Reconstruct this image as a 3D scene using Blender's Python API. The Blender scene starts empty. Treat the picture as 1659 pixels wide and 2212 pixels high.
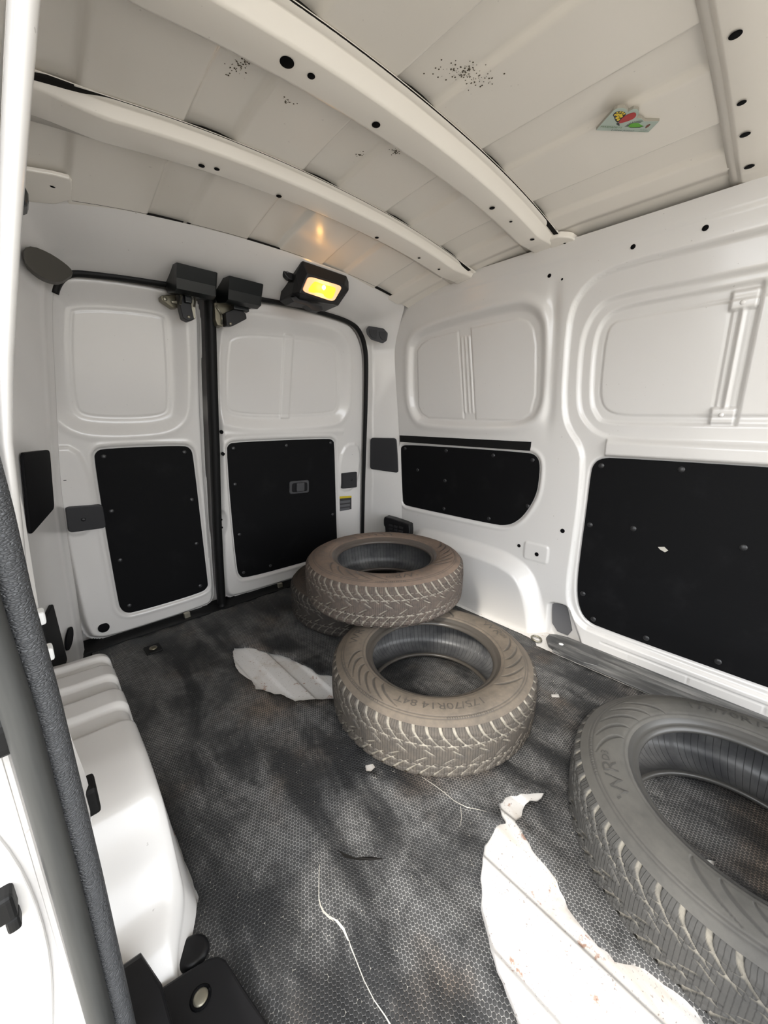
import bpy, math, random
import numpy as np
from mathutils import Vector, Matrix, geometry
random.seed(7); np.random.seed(7)
D = bpy.data; S = bpy.context.scene; COL = S.collection

# ------------------------------------------------------------------ camera, sky, sun, exposure
cd = D.cameras.new('camera'); cam = D.objects.new('camera', cd); COL.objects.link(cam)
cd.sensor_fit = 'HORIZONTAL'; cd.sensor_width = 36.0; cd.lens = 36.0*818.03/1659.0
cd.clip_start = 0.02
yaw, pitch, roll = math.radians(43.256), math.radians(-13.859), math.radians(0.031)
Fw = Vector((math.sin(yaw)*math.cos(pitch), math.cos(yaw)*math.cos(pitch), math.sin(pitch)))
Rt = Vector((math.cos(yaw), -math.sin(yaw), 0)); Up = Rt.cross(Fw)
R2 = Rt*math.cos(roll)+Up*math.sin(roll); U2 = Up*math.cos(roll)-Rt*math.sin(roll)
M = Matrix((R2, U2, -Fw)).transposed().to_4x4(); M.translation = Vector((0, 0, .8495))
cam.matrix_world = M
S.camera = cam
S.view_settings.view_transform = 'Standard'; S.view_settings.look = 'None'
S.view_settings.gamma = 1.0; S.view_settings.use_curve_mapping = False
S.view_settings.exposure = 2.6
W = D.worlds.new('sky'); S.world = W; W.use_nodes = True
bg = W.node_tree.nodes['Background']; bg.inputs[0].default_value = (.93, .96, 1.0, 1); bg.inputs[1].default_value = 1.0
sl = D.lights.new('sun', 'SUN'); sl.energy = .5; sl.angle = math.radians(5); sl.color = (1, .95, .87)
sun = D.objects.new('sun', sl); COL.objects.link(sun)
sun.rotation_euler = Vector((1, .355, -.876)).to_track_quat('-Z', 'Y').to_euler()
sun.location = (-3, -1, 4)
pl = D.lights.new('side_opening_portal', 'AREA'); pl.shape = 'RECTANGLE'; pl.size = .76; pl.size_y = 1.30
pl.cycles.is_portal = True
po = D.objects.new('side_opening_portal', pl); COL.objects.link(po)
po.location = (-.06, .06, .62)
po.rotation_euler = Vector((1, 0, 0)).to_track_quat('-Z', 'Z').to_euler()

# ------------------------------------------------------------------ materials
def newmat(name, col, rough=.5, spec=.5, metal=0):
    m = D.materials.new(name); m.use_nodes = True
    b = m.node_tree.nodes['Principled BSDF']
    b.inputs['Base Color'].default_value = (*col, 1); b.inputs['Roughness'].default_value = rough
    b.inputs['Metallic'].default_value = metal; b.inputs['Specular IOR Level'].default_value = spec
    return m
class NT:
    def __init__(s, m): s.t = m.node_tree; s.b = s.t.nodes['Principled BSDF']
    def n(s, typ, **kw):
        nd = s.t.nodes.new(typ)
        for k, v in kw.items(): setattr(nd, k, v)
        return nd
    def put(s, sock, v):
        if hasattr(v, 'is_output') or isinstance(v, bpy.types.NodeSocket): s.t.links.new(v, sock)
        else: sock.default_value = v
    def math(s, op, a, b=0.0, c=None, clamp=False):
        nd = s.n('ShaderNodeMath', operation=op); nd.use_clamp = clamp
        s.put(nd.inputs[0], a); s.put(nd.inputs[1], b)
        if c is not None: s.put(nd.inputs[2], c)
        return nd.outputs[0]
    def vm(s, op, a, b=(0, 0, 0)):
        nd = s.n('ShaderNodeVectorMath', operation=op); s.put(nd.inputs[0], a)
        if op not in ('FRACTION', 'LENGTH'): s.put(nd.inputs[1], b)
        return nd.outputs['Value'] if op == 'LENGTH' else nd.outputs[0]
    def co(s, which='Object'): return s.n('ShaderNodeTexCoord').outputs[which]
    def scaled(s, v, sc): return s.vm('MULTIPLY', v, sc)
    def noise(s, v, scale, detail=4, rough=.55, dist=0):
        nd = s.n('ShaderNodeTexNoise'); s.put(nd.inputs['Vector'], v)
        nd.inputs['Scale'].default_value = scale; nd.inputs['Detail'].default_value = detail
        nd.inputs['Roughness'].default_value = rough; nd.inputs['Distortion'].default_value = dist
        return nd.outputs[0]
    def rng(s, v, a, b, c=0., d=1.):
        nd = s.n('ShaderNodeMapRange'); nd.interpolation_type = 'SMOOTHSTEP'; s.put(nd.inputs[0], v)
        for i, x in zip((1, 2, 3, 4), (a, b, c, d)): nd.inputs[i].default_value = x
        return nd.outputs[0]
    def mix(s, f, a, b):
        nd = s.n('ShaderNodeMix', data_type='RGBA'); s.put(nd.inputs[0], f)
        s.put(nd.inputs[6], (*a, 1) if isinstance(a, tuple) else a); s.put(nd.inputs[7], (*b, 1) if isinstance(b, tuple) else b)
        return nd.outputs[2]
    def bump(s, h, strength, dist, normal=None):
        nd = s.n('ShaderNodeBump'); s.put(nd.inputs['Height'], h)
        nd.inputs['Strength'].default_value = strength; nd.inputs['Distance'].default_value = dist
        if normal is not None: s.put(nd.inputs['Normal'], normal)
        return nd.outputs[0]
    def attr(s, name): return s.n('ShaderNodeAttribute', attribute_name=name).outputs['Fac']
    def uv(s): return s.n('ShaderNodeUVMap', uv_map='UVMap').outputs[0]

def paint(name, col, rough, scuff=.5, orange=.02):
    m = newmat(name, col, rough, .5); t = NT(m); c = t.co()
    n1 = t.noise(c, 3, 5); n2 = t.noise(c, 60, 3, .6)
    spots = t.rng(t.noise(c, 130, 2, .4), .765, .79)
    dirt = t.math('MULTIPLY', t.rng(n1, .5, .75), scuff*.16)
    col2 = t.mix(dirt, col, (col[0]*.8, col[1]*.77, col[2]*.72))
    col3 = t.mix(t.math('MULTIPLY', spots, scuff*.7), col2, (.25, .22, .2))
    t.put(t.b.inputs['Base Color'], col3)
    t.put(t.b.inputs['Normal'], t.bump(t.noise(c, 5, 2), orange, .02))
    t.b.inputs['Coat Weight'].default_value = .35; t.b.inputs['Coat Roughness'].default_value = .12
    return m
WHITE = paint('white_paint', (.70, .68, .655), .24)
CEIL = paint('roof_paint', (.83, .785, .71), .27, .3)
DOORW = paint('door_paint', (.665, .645, .62), .22)
PANEL = newmat('black_hardboard', (.004, .004, .0045), .66, .12)
t = NT(PANEL); c = t.co()
t.put(t.b.inputs['Base Color'], t.mix(t.rng(t.noise(c, 7, 6, .65), .52, .8, 0, .55), (.0045, .0045, .005), (.016, .016, .017)))
t.put(t.b.inputs['Normal'], t.bump(t.noise(c, 500, 2), .12, .002))
RIVET = newmat('black_clip', (.02, .02, .021), .38, .5)
HOLE = newmat('black_hole', (.002, .002, .0025), .7, .1)
RUBBER = newmat('black_rubber', (.006, .006, .006), .55, .25)
GREYP = newmat('charcoal_plastic', (.022, .022, .024), .5, .4)
DPLAST = newmat('dark_plastic', (.007, .007, .008), .42, .35)
GREYCAP = newmat('olive_grey_plastic', (.075, .07, .06), .55, .4)
POCKET = newmat('grey_recess', (.13, .13, .135), .55, .4)
STEEL = newmat('dull_steel', (.32, .3, .24), .4, .5, .8)
BRASSY = newmat('oiled_steel', (.2, .18, .13), .38, .5, .7)
HINGEB = newmat('greasy_black', (.004, .0055, .0055), .3, .35)
GREYMET = newmat('grey_threshold', (.12, .12, .118), .42, .5)
t = NT(GREYMET); c = t.scaled(t.co(), (40, 4, 40))
t.put(t.b.inputs['Base Color'], t.mix(t.rng(t.noise(c, 1, 5), .45, .75), (.06, .06, .06), (.24, .235, .225)))
LEATHER = newmat('grained_seal', (.055, .057, .06), .45, .5)
t = NT(LEATHER); c = t.co()
v = t.n('ShaderNodeTexVoronoi', feature='DISTANCE_TO_EDGE'); t.put(v.inputs['Vector'], t.scaled(c, (230, 230, 520)))
v.inputs['Scale'].default_value = 1.0
t.put(t.b.inputs['Normal'], t.bump(t.math('ADD', t.rng(v.outputs[0], 0, .25), t.noise(t.scaled(c, (60, 60, 260)), 1, 4)), .55, .0022))
SEALG = newmat('smooth_seal', (.03, .032, .032), .5, .35)
t = NT(SEALG); c = t.co()
t.put(t.b.inputs['Base Color'], t.mix(t.noise(t.scaled(c, (120, 120, 6)), 1, 4), (.02, .021, .021), (.06, .06, .056)))
# white floor steel, chipped, brown stained
FLOORM = newmat('white_floor_steel', (.75, .73, .69), .4)
t = NT(FLOORM); c = t.co()
st = t.rng(t.noise(t.scaled(c, (9, 5, 9)), 1, 6, .65, .6), .5, .72)
rust = t.rng(t.noise(c, 26, 5, .65), .62, .69)
specks = t.rng(t.noise(c, 210, 3, .6), .63, .69)
k = t.mix(t.math('MULTIPLY', st, .5), (.72, .70, .675), (.46, .37, .28))
k = t.mix(t.math('MULTIPLY', rust, .75), k, (.30, .12, .05))
k = t.mix(t.math('MULTIPLY', specks, .6), k, (.12, .07, .05))
t.put(t.b.inputs['Base Color'], k)
t.put(t.b.inputs['Normal'], t.bump(t.noise(c, 40, 4), .15, .004))
# honeycomb rubber mat
MATM = newmat('honeycomb_rubber', (.02, .02, .02), .6, .3)
t = NT(MATM); c = t.co()
warp = t.n('ShaderNodeTexNoise'); t.put(warp.inputs['Vector'], c); warp.inputs['Scale'].default_value = 4; warp.inputs['Detail'].default_value = 2
cw = t.vm('ADD', c, t.scaled(t.vm('SUBTRACT', warp.outputs[1], (.5, .5, .5)), (.012, .012, 0)))
rot = t.n('ShaderNodeVectorRotate', rotation_type='Z_AXIS'); t.put(rot.inputs['Vector'], cw); rot.inputs['Angle'].default_value = .05
PITCH = .0070
q = t.scaled(rot.outputs[0], (1/PITCH, 1/PITCH/1.7320508, 0))
def lat(off):
    f = t.vm('SUBTRACT', t.vm('FRACTION', t.vm('ADD', q, off)), (.5, .5, 0))
    return t.vm('LENGTH', t.scaled(f, (1, 1.7320508, 0)))
dd = t.math('MINIMUM', lat((0, 0, 0)), lat((.5, .5, 0)))
net = t.rng(dd, .40, .53)                                   # 1 in the grooves between the raised dots
streak = t.noise(t.scaled(c, (9, 2.2, 1)), 1, 6, .62, .9)
blot = t.noise(c, 5.5, 6, .6, .5)
fine = t.noise(c, 45, 5, .7)
dust = t.rng(t.math('ADD', t.math('MULTIPLY', streak, .55), t.math('MULTIPLY', blot, .45)), .395, .605)
dust = t.math('MULTIPLY', dust, t.rng(fine, .25, .65, .35, 1.0))
brown = t.rng(t.noise(c, 3.3, 4), .5, .68)
dcol = t.mix(brown, (.42, .41, .395), (.45, .355, .275))
pale = t.rng(t.noise(t.scaled(c, (70, 55, 1)), 1, 4, .7), .60, .68)
netf = t.math('MULTIPLY', net, t.rng(dust, 0, 1, .12, .92))
dotf = t.math('MULTIPLY', dust, .16)
k = t.mix(dotf, (.022, .0225, .0235), dcol)
k = t.mix(netf, k, dcol)
k = t.mix(t.math('MULTIPLY', t.math('MULTIPLY', pale, net), .65), k, (.55, .52, .45))
scr = t.rng(t.noise(t.scaled(c, (150, 4, 1)), 1, 3, .5, .4), .68, .73)
k = t.mix(t.math('MULTIPLY', scr, t.math('MULTIPLY', dust, .55)), k, (.36, .35, .33))
t.put(t.b.inputs['Base Color'], k)
hgt = t.math('SUBTRACT', 1.0, net)
t.put(t.b.inputs['Normal'], t.bump(hgt, .7, .0016, t.bump(blot, .4, .01)))
t.put(t.b.inputs['Roughness'], t.rng(dust, 0, 1, .42, .8))
CRACKM = newmat('pale_torn_fabric', (.52, .49, .43), .8, .2)
TANEDGE = newmat('frayed_edge', (.42, .36, .24), .9, .1)

def tyre_mats(tag, dustcol, amount, rub=(.035, .034, .033)):
    side = newmat('tyre_sidewall_'+tag, rub, .55, .35); t = NT(side); c = t.co()
    n = t.noise(c, 9, 6, .65); g = t.noise(c, 55, 5, .7)
    f = t.math('MULTIPLY', t.rng(t.math('ADD', t.math('MULTIPLY', n, .6), t.math('MULTIPLY', g, .4)), .30, .62, .45, 1.0), amount)
    f = t.math('MULTIPLY', f, t.math('SUBTRACT', 1.0, t.math('MULTIPLY', t.attr('mark'), .75)))
    t.put(t.b.inputs['Base Color'], t.mix(f, rub, dustcol))
    t.put(t.b.inputs['Roughness'], t.rng(f, 0, 1, .42, .75))
    t.put(t.b.inputs['Normal'], t.bump(g, .12, .002))
    tr = newmat('tyre_tread_'+tag, rub, .7, .25); t = NT(tr); c = t.co()
    g = t.noise(c, 60, 5, .7); gv = t.attr('groove')
    u = t.uv(); sx = t.n('ShaderNodeSeparateXYZ'); t.put(sx.inputs[0], u)
    zig = t.math('MULTIPLY', t.math('PINGPONG', t.math('MULTIPLY', sx.outputs[1], 26.), 1.0), .055)
    ph = t.math('FRACT', t.math('ADD', t.math('MULTIPLY', sx.outputs[0], 58*5.0), zig))
    sipe = t.math('MULTIPLY', t.rng(t.math('ABSOLUTE', t.math('SUBTRACT', ph, .5)), .0, .17, 1., 0.), t.math('SUBTRACT', 1., gv))
    top = t.mix(t.math('MULTIPLY', t.rng(g, .3, .7, .35, .75), amount*.62), rub, dustcol)
    top = t.mix(t.math('MULTIPLY', sipe, .45), top, (rub[0]*.45, rub[1]*.45, rub[2]*.45))
    k = t.mix(t.math('MULTIPLY', t.rng(gv, .25, .9), t.rng(g, .25, .7, .45, 1.0)), top, (.36*amount+.05, .325*amount+.05, .265*amount+.045))
    t.put(t.b.inputs['Base Color'], k)
    t.put(t.b.inputs['Normal'], t.bump(t.math('SUBTRACT', 1.0, sipe), .5, .0012, t.bump(g, .1, .002)))
    inn = newmat('tyre_liner_'+tag, (.03, .03, .032), .38, .5); t = NT(inn); c = t.co()
    u = t.uv(); sx = t.n('ShaderNodeSeparateXYZ'); t.put(sx.inputs[0], u)
    ph = t.math('FRACT', t.math('ADD', t.math('MULTIPLY', sx.outputs[0], 120.), t.math('MULTIPLY', sx.outputs[1], 1.2)))
    ln = t.rng(t.math('ABSOLUTE', t.math('SUBTRACT', ph, .5)), .0, .08, 1., 0.)
    t.put(t.b.inputs['Base Color'], t.mix(t.math('MULTIPLY', ln, .8), t.mix(t.rng(t.noise(c, 14, 4), .35, .7), (.075, .075, .078), (.15, .148, .145)), (.012, .012, .012)))
    t.put(t.b.inputs['Normal'], t.bump(t.math('SUBTRACT', 1., ln), .4, .001))
    letm = newmat('tyre_lettering_'+tag, tuple(rub[i]*.7+dustcol[i]*.30*amount for i in range(3)), .5, .4)
    bead = newmat('tyre_bead_'+tag, tuple(rub[i]*.7+dustcol[i]*.25*amount for i in range(3)), .33, .5)
    return dict(side=side, tread=tr, inner=inn, letter=letm, bead=bead)

# ------------------------------------------------------------------ helpers
def tag(o, label=None, cat=None, group=None, kind=None):
    if label: o['label'] = label
    if cat: o['category'] = cat
    if group: o['group'] = group
    if kind: o['kind'] = kind
    return o
def link(name, me, mat=None, parent=None, smooth=True):
    o = D.objects.new(name, me); COL.objects.link(o)
    if mat: me.materials.append(mat)
    if parent is not None: o.parent = parent
    if smooth: me.polygons.foreach_set('use_smooth', [True]*len(me.polygons))
    return o
def mk(name, V, F, mat, parent=None, smooth=False):
    me = D.meshes.new(name); me.from_pydata([tuple(map(float, v)) for v in V], [], F); me.update()
    return link(name, me, mat, parent, smooth)
def empty(name, loc=(0, 0, 0)):
    o = D.objects.new(name, None); COL.objects.link(o); o.location = loc; o.empty_display_size = .05; return o
def quads(n, m, closed=False, mask=None):
    i, j = np.meshgrid(np.arange(n-1), np.arange(m if closed else m-1), indexing='ij')
    j2 = (j+1) % m
    f = np.stack([i*m+j, (i+1)*m+j, (i+1)*m+j2, i*m+j2], -1).reshape(-1, 4)
    if mask is not None: f = f[mask.reshape(-1)]
    return f
def fast(name, V, F, mat, parent=None, smooth=True, attrs=None, uv=None):
    V = np.asarray(V, np.float32).reshape(-1, 3); F = np.asarray(F, np.int32)
    used = np.unique(F); rm = np.full(len(V), -1, np.int32); rm[used] = np.arange(len(used))
    V = V[used]; F2 = rm[F]
    me = D.meshes.new(name); me.vertices.add(len(V)); me.vertices.foreach_set('co', V.ravel())
    k = F2.shape[1]
    me.loops.add(F2.size); me.loops.foreach_set('vertex_index', F2.ravel())
    me.polygons.add(len(F2)); me.polygons.foreach_set('loop_start', np.arange(0, F2.size, k, dtype=np.int32))
    if attrs:
        for nme, a in attrs.items():
            at = me.attributes.new(nme, 'FLOAT', 'POINT'); at.data.foreach_set('value', np.asarray(a, np.float32).ravel()[used])
    if uv is not None:
        ul = me.uv_layers.new(name='UVMap'); ul.data.foreach_set('uv', np.asarray(uv, np.float32).reshape(-1, 2)[F.ravel()].ravel())
    me.update(); me.validate()
    return link(name, me, mat, parent, smooth)
def gridobj(name, P, mat, parent=None, mask=None, smooth=True, attrs=None, uv=None, closed=False):
    n, m = P.shape[:2]
    return fast(name, P, quads(n, m, closed, mask), mat, parent, smooth, attrs, uv)
def chaikin(p, n=2, closed=True):
    p = np.asarray(p, float)
    for _ in range(n):
        q = np.roll(p, -1, 0) if closed else p[1:]
        a = p if closed else p[:-1]
        r = np.empty((len(a)*2, p.shape[1])); r[0::2] = .75*a+.25*q; r[1::2] = .25*a+.75*q
        if not closed: r = np.vstack([p[:1], r, p[-1:]])
        p = r
    return p
def rr(poly, r, k=5):
    P = [np.asarray(p, float) for p in poly]; out = []
    for i, p in enumerate(P):
        a = P[i-1]-p; b = P[(i+1) % len(P)]-p; la, lb = np.linalg.norm(a), np.linalg.norm(b); d = min(r, la*.48, lb*.48)
        q0 = p+a/la*d; q1 = p+b/lb*d
        for t_ in np.linspace(0, 1, k): out.append(q0*(1-t_)**2+2*p*t_*(1-t_)+q1*t_**2)
    return np.array(out)
def sdf(x, y, poly):
    x = np.asarray(x, float); y = np.asarray(y, float)
    d = np.full(x.shape, 1e9); ins = np.zeros(x.shape, bool); P = np.asarray(poly, float)
    for a, b in zip(P, np.roll(P, -1, 0)):
        ex, ey = b-a; wx, wy = x-a[0], y-a[1]
        tt = np.clip((wx*ex+wy*ey)/(ex*ex+ey*ey+1e-12), 0, 1)
        d = np.minimum(d, (wx-ex*tt)**2+(wy-ey*tt)**2)
        c = (a[1] <= y) != (b[1] <= y)
        if abs(ey) > 1e-12: ins ^= c & (wx < ex*wy/ey)
    d = np.sqrt(d); return np.where(ins, -d, d)
def pdist(x, y, line):
    d = np.full(np.shape(x), 1e9); P = np.asarray(line, float)
    for a, b in zip(P[:-1], P[1:]):
        ex, ey = b-a; wx, wy = x-a[0], y-a[1]
        tt = np.clip((wx*ex+wy*ey)/(ex*ex+ey*ey+1e-12), 0, 1)
        d = np.minimum(d, (wx-ex*tt)**2+(wy-ey*tt)**2)
    return np.sqrt(d)
def ss(x, a, b):
    t_ = np.clip((np.asarray(x, float)-a)/(b-a), 0, 1); return t_*t_*(3-2*t_)
def inside(s_, w): return ss(-s_, -w/2, w/2)          # 1 inside, 0 outside, soft over w
def sheet(name, outer, fn, thick, mat, parent=None, holes=(), step=.05, bev=.002, keep=None):
    """a plate cut from a surface: fn(u, v, off) gives points off metres above the surface"""
    pts = []; edges = []
    def loop(P):
        b = len(pts)
        for p in P: pts.append(Vector((float(p[0]), float(p[1]))))
        for i in range(len(P)): edges.append((b+i, b+(i+1) % len(P)))
    loop(outer)
    for h in holes: loop(h)
    o = np.asarray(outer); x0, y0 = o.min(0); x1, y1 = o.max(0)
    sx, sy = step if isinstance(step, tuple) else (step, step)
    gx, gy = np.meshgrid(np.arange(x0+sx/2, x1, sx), np.arange(y0+sy/2, y1, sy), indexing='ij')
    dd_ = sdf(gx, gy, outer); mn = min(sx, sy)*.5
    ok = dd_ < -mn
    for h in holes: ok &= sdf(gx, gy, h) > mn
    for x, y in zip(gx[ok], gy[ok]): pts.append(Vector((float(x), float(y))))
    r = geometry.delaunay_2d_cdt(pts, edges, [], 0, 1e-6)
    P2 = np.array([(p.x, p.y) for p in r[0]]); T = np.array([f for f in r[2] if len(f) == 3])
    cen = P2[T].mean(1); k = sdf(cen[:, 0], cen[:, 1], outer) < 0
    for h in holes: k &= sdf(cen[:, 0], cen[:, 1], h) > 0
    T = T[k]
    top = fn(P2[:, 0], P2[:, 1], np.full(len(P2), thick)); n = len(P2)
    bot = fn(P2[:, 0], P2[:, 1], np.zeros(len(P2)))
    cnt = {}
    for a, b, c_ in T:
        for e in ((a, b), (b, c_), (c_, a)):
            kk = (min(e), max(e)); cnt.setdefault(kk, []).append(e)
    F = [tuple(map(int, f)) for f in T]
    for kk, es in cnt.items():
        if len(es) == 1:
            a, b = map(int, es[0]); F.append((b, a, a+n, b+n))
    me = D.meshes.new(name); me.from_pydata(np.vstack([top, bot]).tolist(), [], F); me.update()
    o_ = link(name, me, mat, parent, False)
    return o_
def box(name, lo, hi, mat, parent=None, bev=0.0, rot=None, loc=None):
    import bmesh
    bm = bmesh.new(); bmesh.ops.create_cube(bm, size=1)
    lo = Vector(lo); hi = Vector(hi)
    for v_ in bm.verts: v_.co = Vector([lo[i]+(v_.co[i]+.5)*(hi[i]-lo[i]) for i in range(3)])
    if bev: bmesh.ops.bevel(bm, geom=bm.edges[:], offset=bev, segments=3, affect='EDGES', profile=.6)
    me = D.meshes.new(name); bm.to_mesh(me); bm.free()
    o = link(name, me, mat, parent, False)
    if rot is not None: o.rotation_euler = rot
    if loc is not None: o.location = loc
    return o
def prism(name, poly, fn3, depth, mat, parent=None, bev=.0, seg=3, smooth=False):
    """polygon (u, v) extruded along w; fn3(u, v, w) -> point; bevelled front rim"""
    P = np.asarray(poly, float); n = len(P); c0 = P.mean(0)
    rings = [(P, 0.)]
    if bev:
        for i in range(seg+1):
            a = math.pi/2*i/seg; rings.append((P-(P-c0)/np.maximum(np.linalg.norm(P-c0, axis=1, keepdims=True), 1e-9)*bev*(1-math.cos(a)), depth-bev+bev*math.sin(a)))
    else: rings.append((P, depth))
    V = []; F = []
    for R_, w in rings:
        for p in R_: V.append(fn3(p[0], p[1], w))
    for k in range(len(rings)-1):
        for i in range(n): F.append((k*n+i, k*n+(i+1) % n, (k+1)*n+(i+1) % n, (k+1)*n+i))
    F.append(tuple(range((len(rings)-1)*n, len(rings)*n))); F.append(tuple(reversed(range(n))))
    return mk(name, V, F, mat, parent, smooth)
def tube(name, pts, r, mat, parent=None, seg=12, prof=None, frame=None):
    """sweep a profile along a polyline; frame gives a fixed side vector"""
    P = np.asarray(pts, float); n = len(P)
    T = np.gradient(P, axis=0); T /= np.linalg.norm(T, axis=1, keepdims=True)
    ref = np.array(frame if frame is not None else (0, 0, 1.), float)
    V = []
    a = np.linspace(0, 2*np.pi, seg, endpoint=False)
    pr = np.stack([np.cos(a)*r, np.sin(a)*r], -1) if prof is None else np.asarray(prof, float)
    for i in range(n):
        A = np.cross(T[i], ref); 
        if np.linalg.norm(A) < 1e-6: A = np.cross(T[i], (0, 1., 0.))
        A /= np.linalg.norm(A); B = np.cross(A, T[i])
        for u, w in pr: V.append(P[i]+A*u+B*w)
    m = len(pr); F = [tuple(map(int, f)) for f in quads(n, m, True)]
    F.append(tuple(range(m-1, -1, -1))); F.append(tuple(range((n-1)*m, n*m)))
    return mk(name, V, F, mat, parent, True)
_dome = {}
def dome_mesh(r, h, mat, key, n=14):
    if key not in _dome:
        V = []; F = []
        for k in range(4):
            a = math.pi/2*k/4
            for i in range(n):
                b = 2*math.pi*i/n; V.append((r*math.cos(a)*math.cos(b), r*math.cos(a)*math.sin(b), h*math.sin(a)))
        V.append((0, 0, h))
        for k in range(3):
            for i in range(n): F.append((k*n+i, k*n+(i+1) % n, (k+1)*n+(i+1) % n, (k+1)*n+i))
        for i in range(n): F.append((3*n+i, 3*n+(i+1) % n, 4*n))
        me = D.meshes.new(key); me.from_pydata(V, [], F); me.materials.append(mat)
        me.polygons.foreach_set('use_smooth', [True]*len(me.polygons)); _dome[key] = me
    return _dome[key]
def put(name, me, loc, normal, parent=None, scale=1.0):
    o = D.objects.new(name, me); COL.objects.link(o); o.parent = parent
    o.location = loc; o.rotation_euler = Vector(normal).to_track_quat('Z', 'Y').to_euler()
    o.scale = scale if isinstance(scale, tuple) else (scale,)*3
    return o

# ------------------------------------------------------------------ body surfaces
def XR(z): return 1.45-.105*(np.maximum(np.asarray(z, float)-.3, 0)/1.08)**1.5
def XL(z): return 1.425-XR(z)
def YB(z): z = np.asarray(z, float); return 1.70-.11*z-.06*z*z
def ZC(x, y): 
    t_ = np.abs((np.asarray(x, float)-.72)/.62); return 1.460-.055*t_**2.2-.16*np.maximum(0, np.asarray(y, float)-.6)**2
def fR(y, z, off): return np.stack([XR(z)-off, np.asarray(y, float)+0*off, np.asarray(z, float)+0*off], -1)
def fB(x, z, off): return np.stack([np.asarray(x, float)+0*off, YB(z)-off, np.asarray(z, float)+0*off], -1)
def fF(x, y, off): return np.stack([np.asarray(x, float)+0*off, np.asarray(y, float)+0*off, 0*np.asarray(x, float)+off], -1)
NR = Vector((-1, 0, 0)); NB = Vector((0, -1, .15)).normalized(); NC = Vector((0, 0, -1))

# ---------------- floor (ribbed white steel under the mat)
RIB0 = .4835; RIBP = .11
def floor_h(x, y):
    ph = np.mod(x-RIB0, RIBP)
    up = ss(ph, -.004, .006)*(1-ss(ph, .052, .062))+ss(ph, RIBP-.004, RIBP+.006)
    return -.010+.0085*up*ss(x, .12, .16)*(1-ss(x, 1.24, 1.28))
gx = np.arange(-.06, 1.46, .004); gy = np.arange(-1.0, 1.78, .06)
X, Y = np.meshgrid(gx, gy, indexing='ij')
floor = gridobj('floor', np.stack([X, Y, floor_h(X, Y)], -1), FLOORM)
tag(floor, 'white painted ribbed steel van floor showing through the torn rubber mat', kind='structure')

# ---------------- right side: quarter panel wall and sliding door from one pressed surface
ys = np.arange(-.98, 1.4001, .004); zs = np.arange(-.03, 1.3921, .004)
Yg, Zg = np.meshgrid(ys, zs, indexing='ij')
H = np.zeros_like(Yg)                                   # positive = towards the cabin
panel3 = chaikin([(1.393, .688), (1.386, .710), (1.345, .721), (.699, .722), (.667, .712), (.651, .685), (.650, .625), (.657, .555), (.697, .472), (.738, .427), (.776, .407), (.823, .398), (1.350, .394), (1.382, .399), (1.393, .422)], 2)
recO = chaikin([(1.286, 1.156), (1.260, 1.195), (1.215, 1.217), (1.043, 1.235), (.767, 1.241), (.703, 1.222), (.671, 1.183), (.661, 1.138), (.657, .935), (.668, .880), (.699, .844), (.805, .825), (1.234, .832), (1.287, .876), (1.304, .956)], 2)
paneA = np.array([(1.257, 1.153), (1.227, 1.178), (1.168, 1.196), (1.025, 1.2015), (1.0035, .846), (1.207, .852), (1.250, .876), (1.268, .909)])
paneB = np.array([(.965, 1.203), (.761, 1.204), (.723, 1.188), (.701, 1.161), (.689, 1.105), (.684, .936), (.700, .870), (.728, .849), (.757, .842), (.946, .845)])
arch = chaikin([(.555, -.08), (.574, .033), (.597, .126), (.63, .202), (.667, .245), (.709, .268), (.8, .29), (1.20, .30), (1.30, .27), (1.36, .19), (1.385, .05), (1.39, -.08)], 2)
ridge1 = chaikin([(-1.2, 1.285), (.30, 1.285), (.476, 1.282), (.535, 1.249), (.571, 1.196), (.578, 1.091), (.578, .908), (.559, .820), (.501, .748), (.494, .663), (.494, .504), (.502, .304), (.498, .16), (.46, .09), (.39, .060), (-1.2, .060)], 2)
ridge2 = chaikin([(-1.2, 1.207), (.20, 1.207), (.451, 1.212), (.501, 1.187), (.534, 1.119), (.538, 1.021), (.534, .906), (.513, .845), (.45, .79), (.30, .775), (-1.2, .775)], 2)
ridge3 = chaikin([(-1.2, 1.182), (.30, 1.182), (.437, 1.179), (.478, 1.155), (.497, 1.106), (.500, 1.017), (.495, .905), (.474, .859), (.449, .836), (.30, .832), (-1.2, .828)], 2)
paneC = chaikin([(-1.2, 1.150), (.426, 1.151), (.460, 1.137), (.469, 1.102), (.472, 1.036), (.473, .971), (.470, .922), (.454, .882), (.414, .860), (.3, .856), (-1.2, .852)], 2)
panel4 = chaikin([(.470, .665), (.465, .692), (.447, .715), (.400, .723), (-.70, .724), (-.73, .70), (-.73, .12), (-.70, .092), (.370, .085), (.429, .099), (.460, .150), (.474, .235), (.476, .356), (.472, .532)], 2)
pocket = chaikin([(.553, -.05), (.567, .111), (.556, .127), (.501, .136), (.484, .116), (.425, .0), (.42, -.05)], 1)
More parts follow.
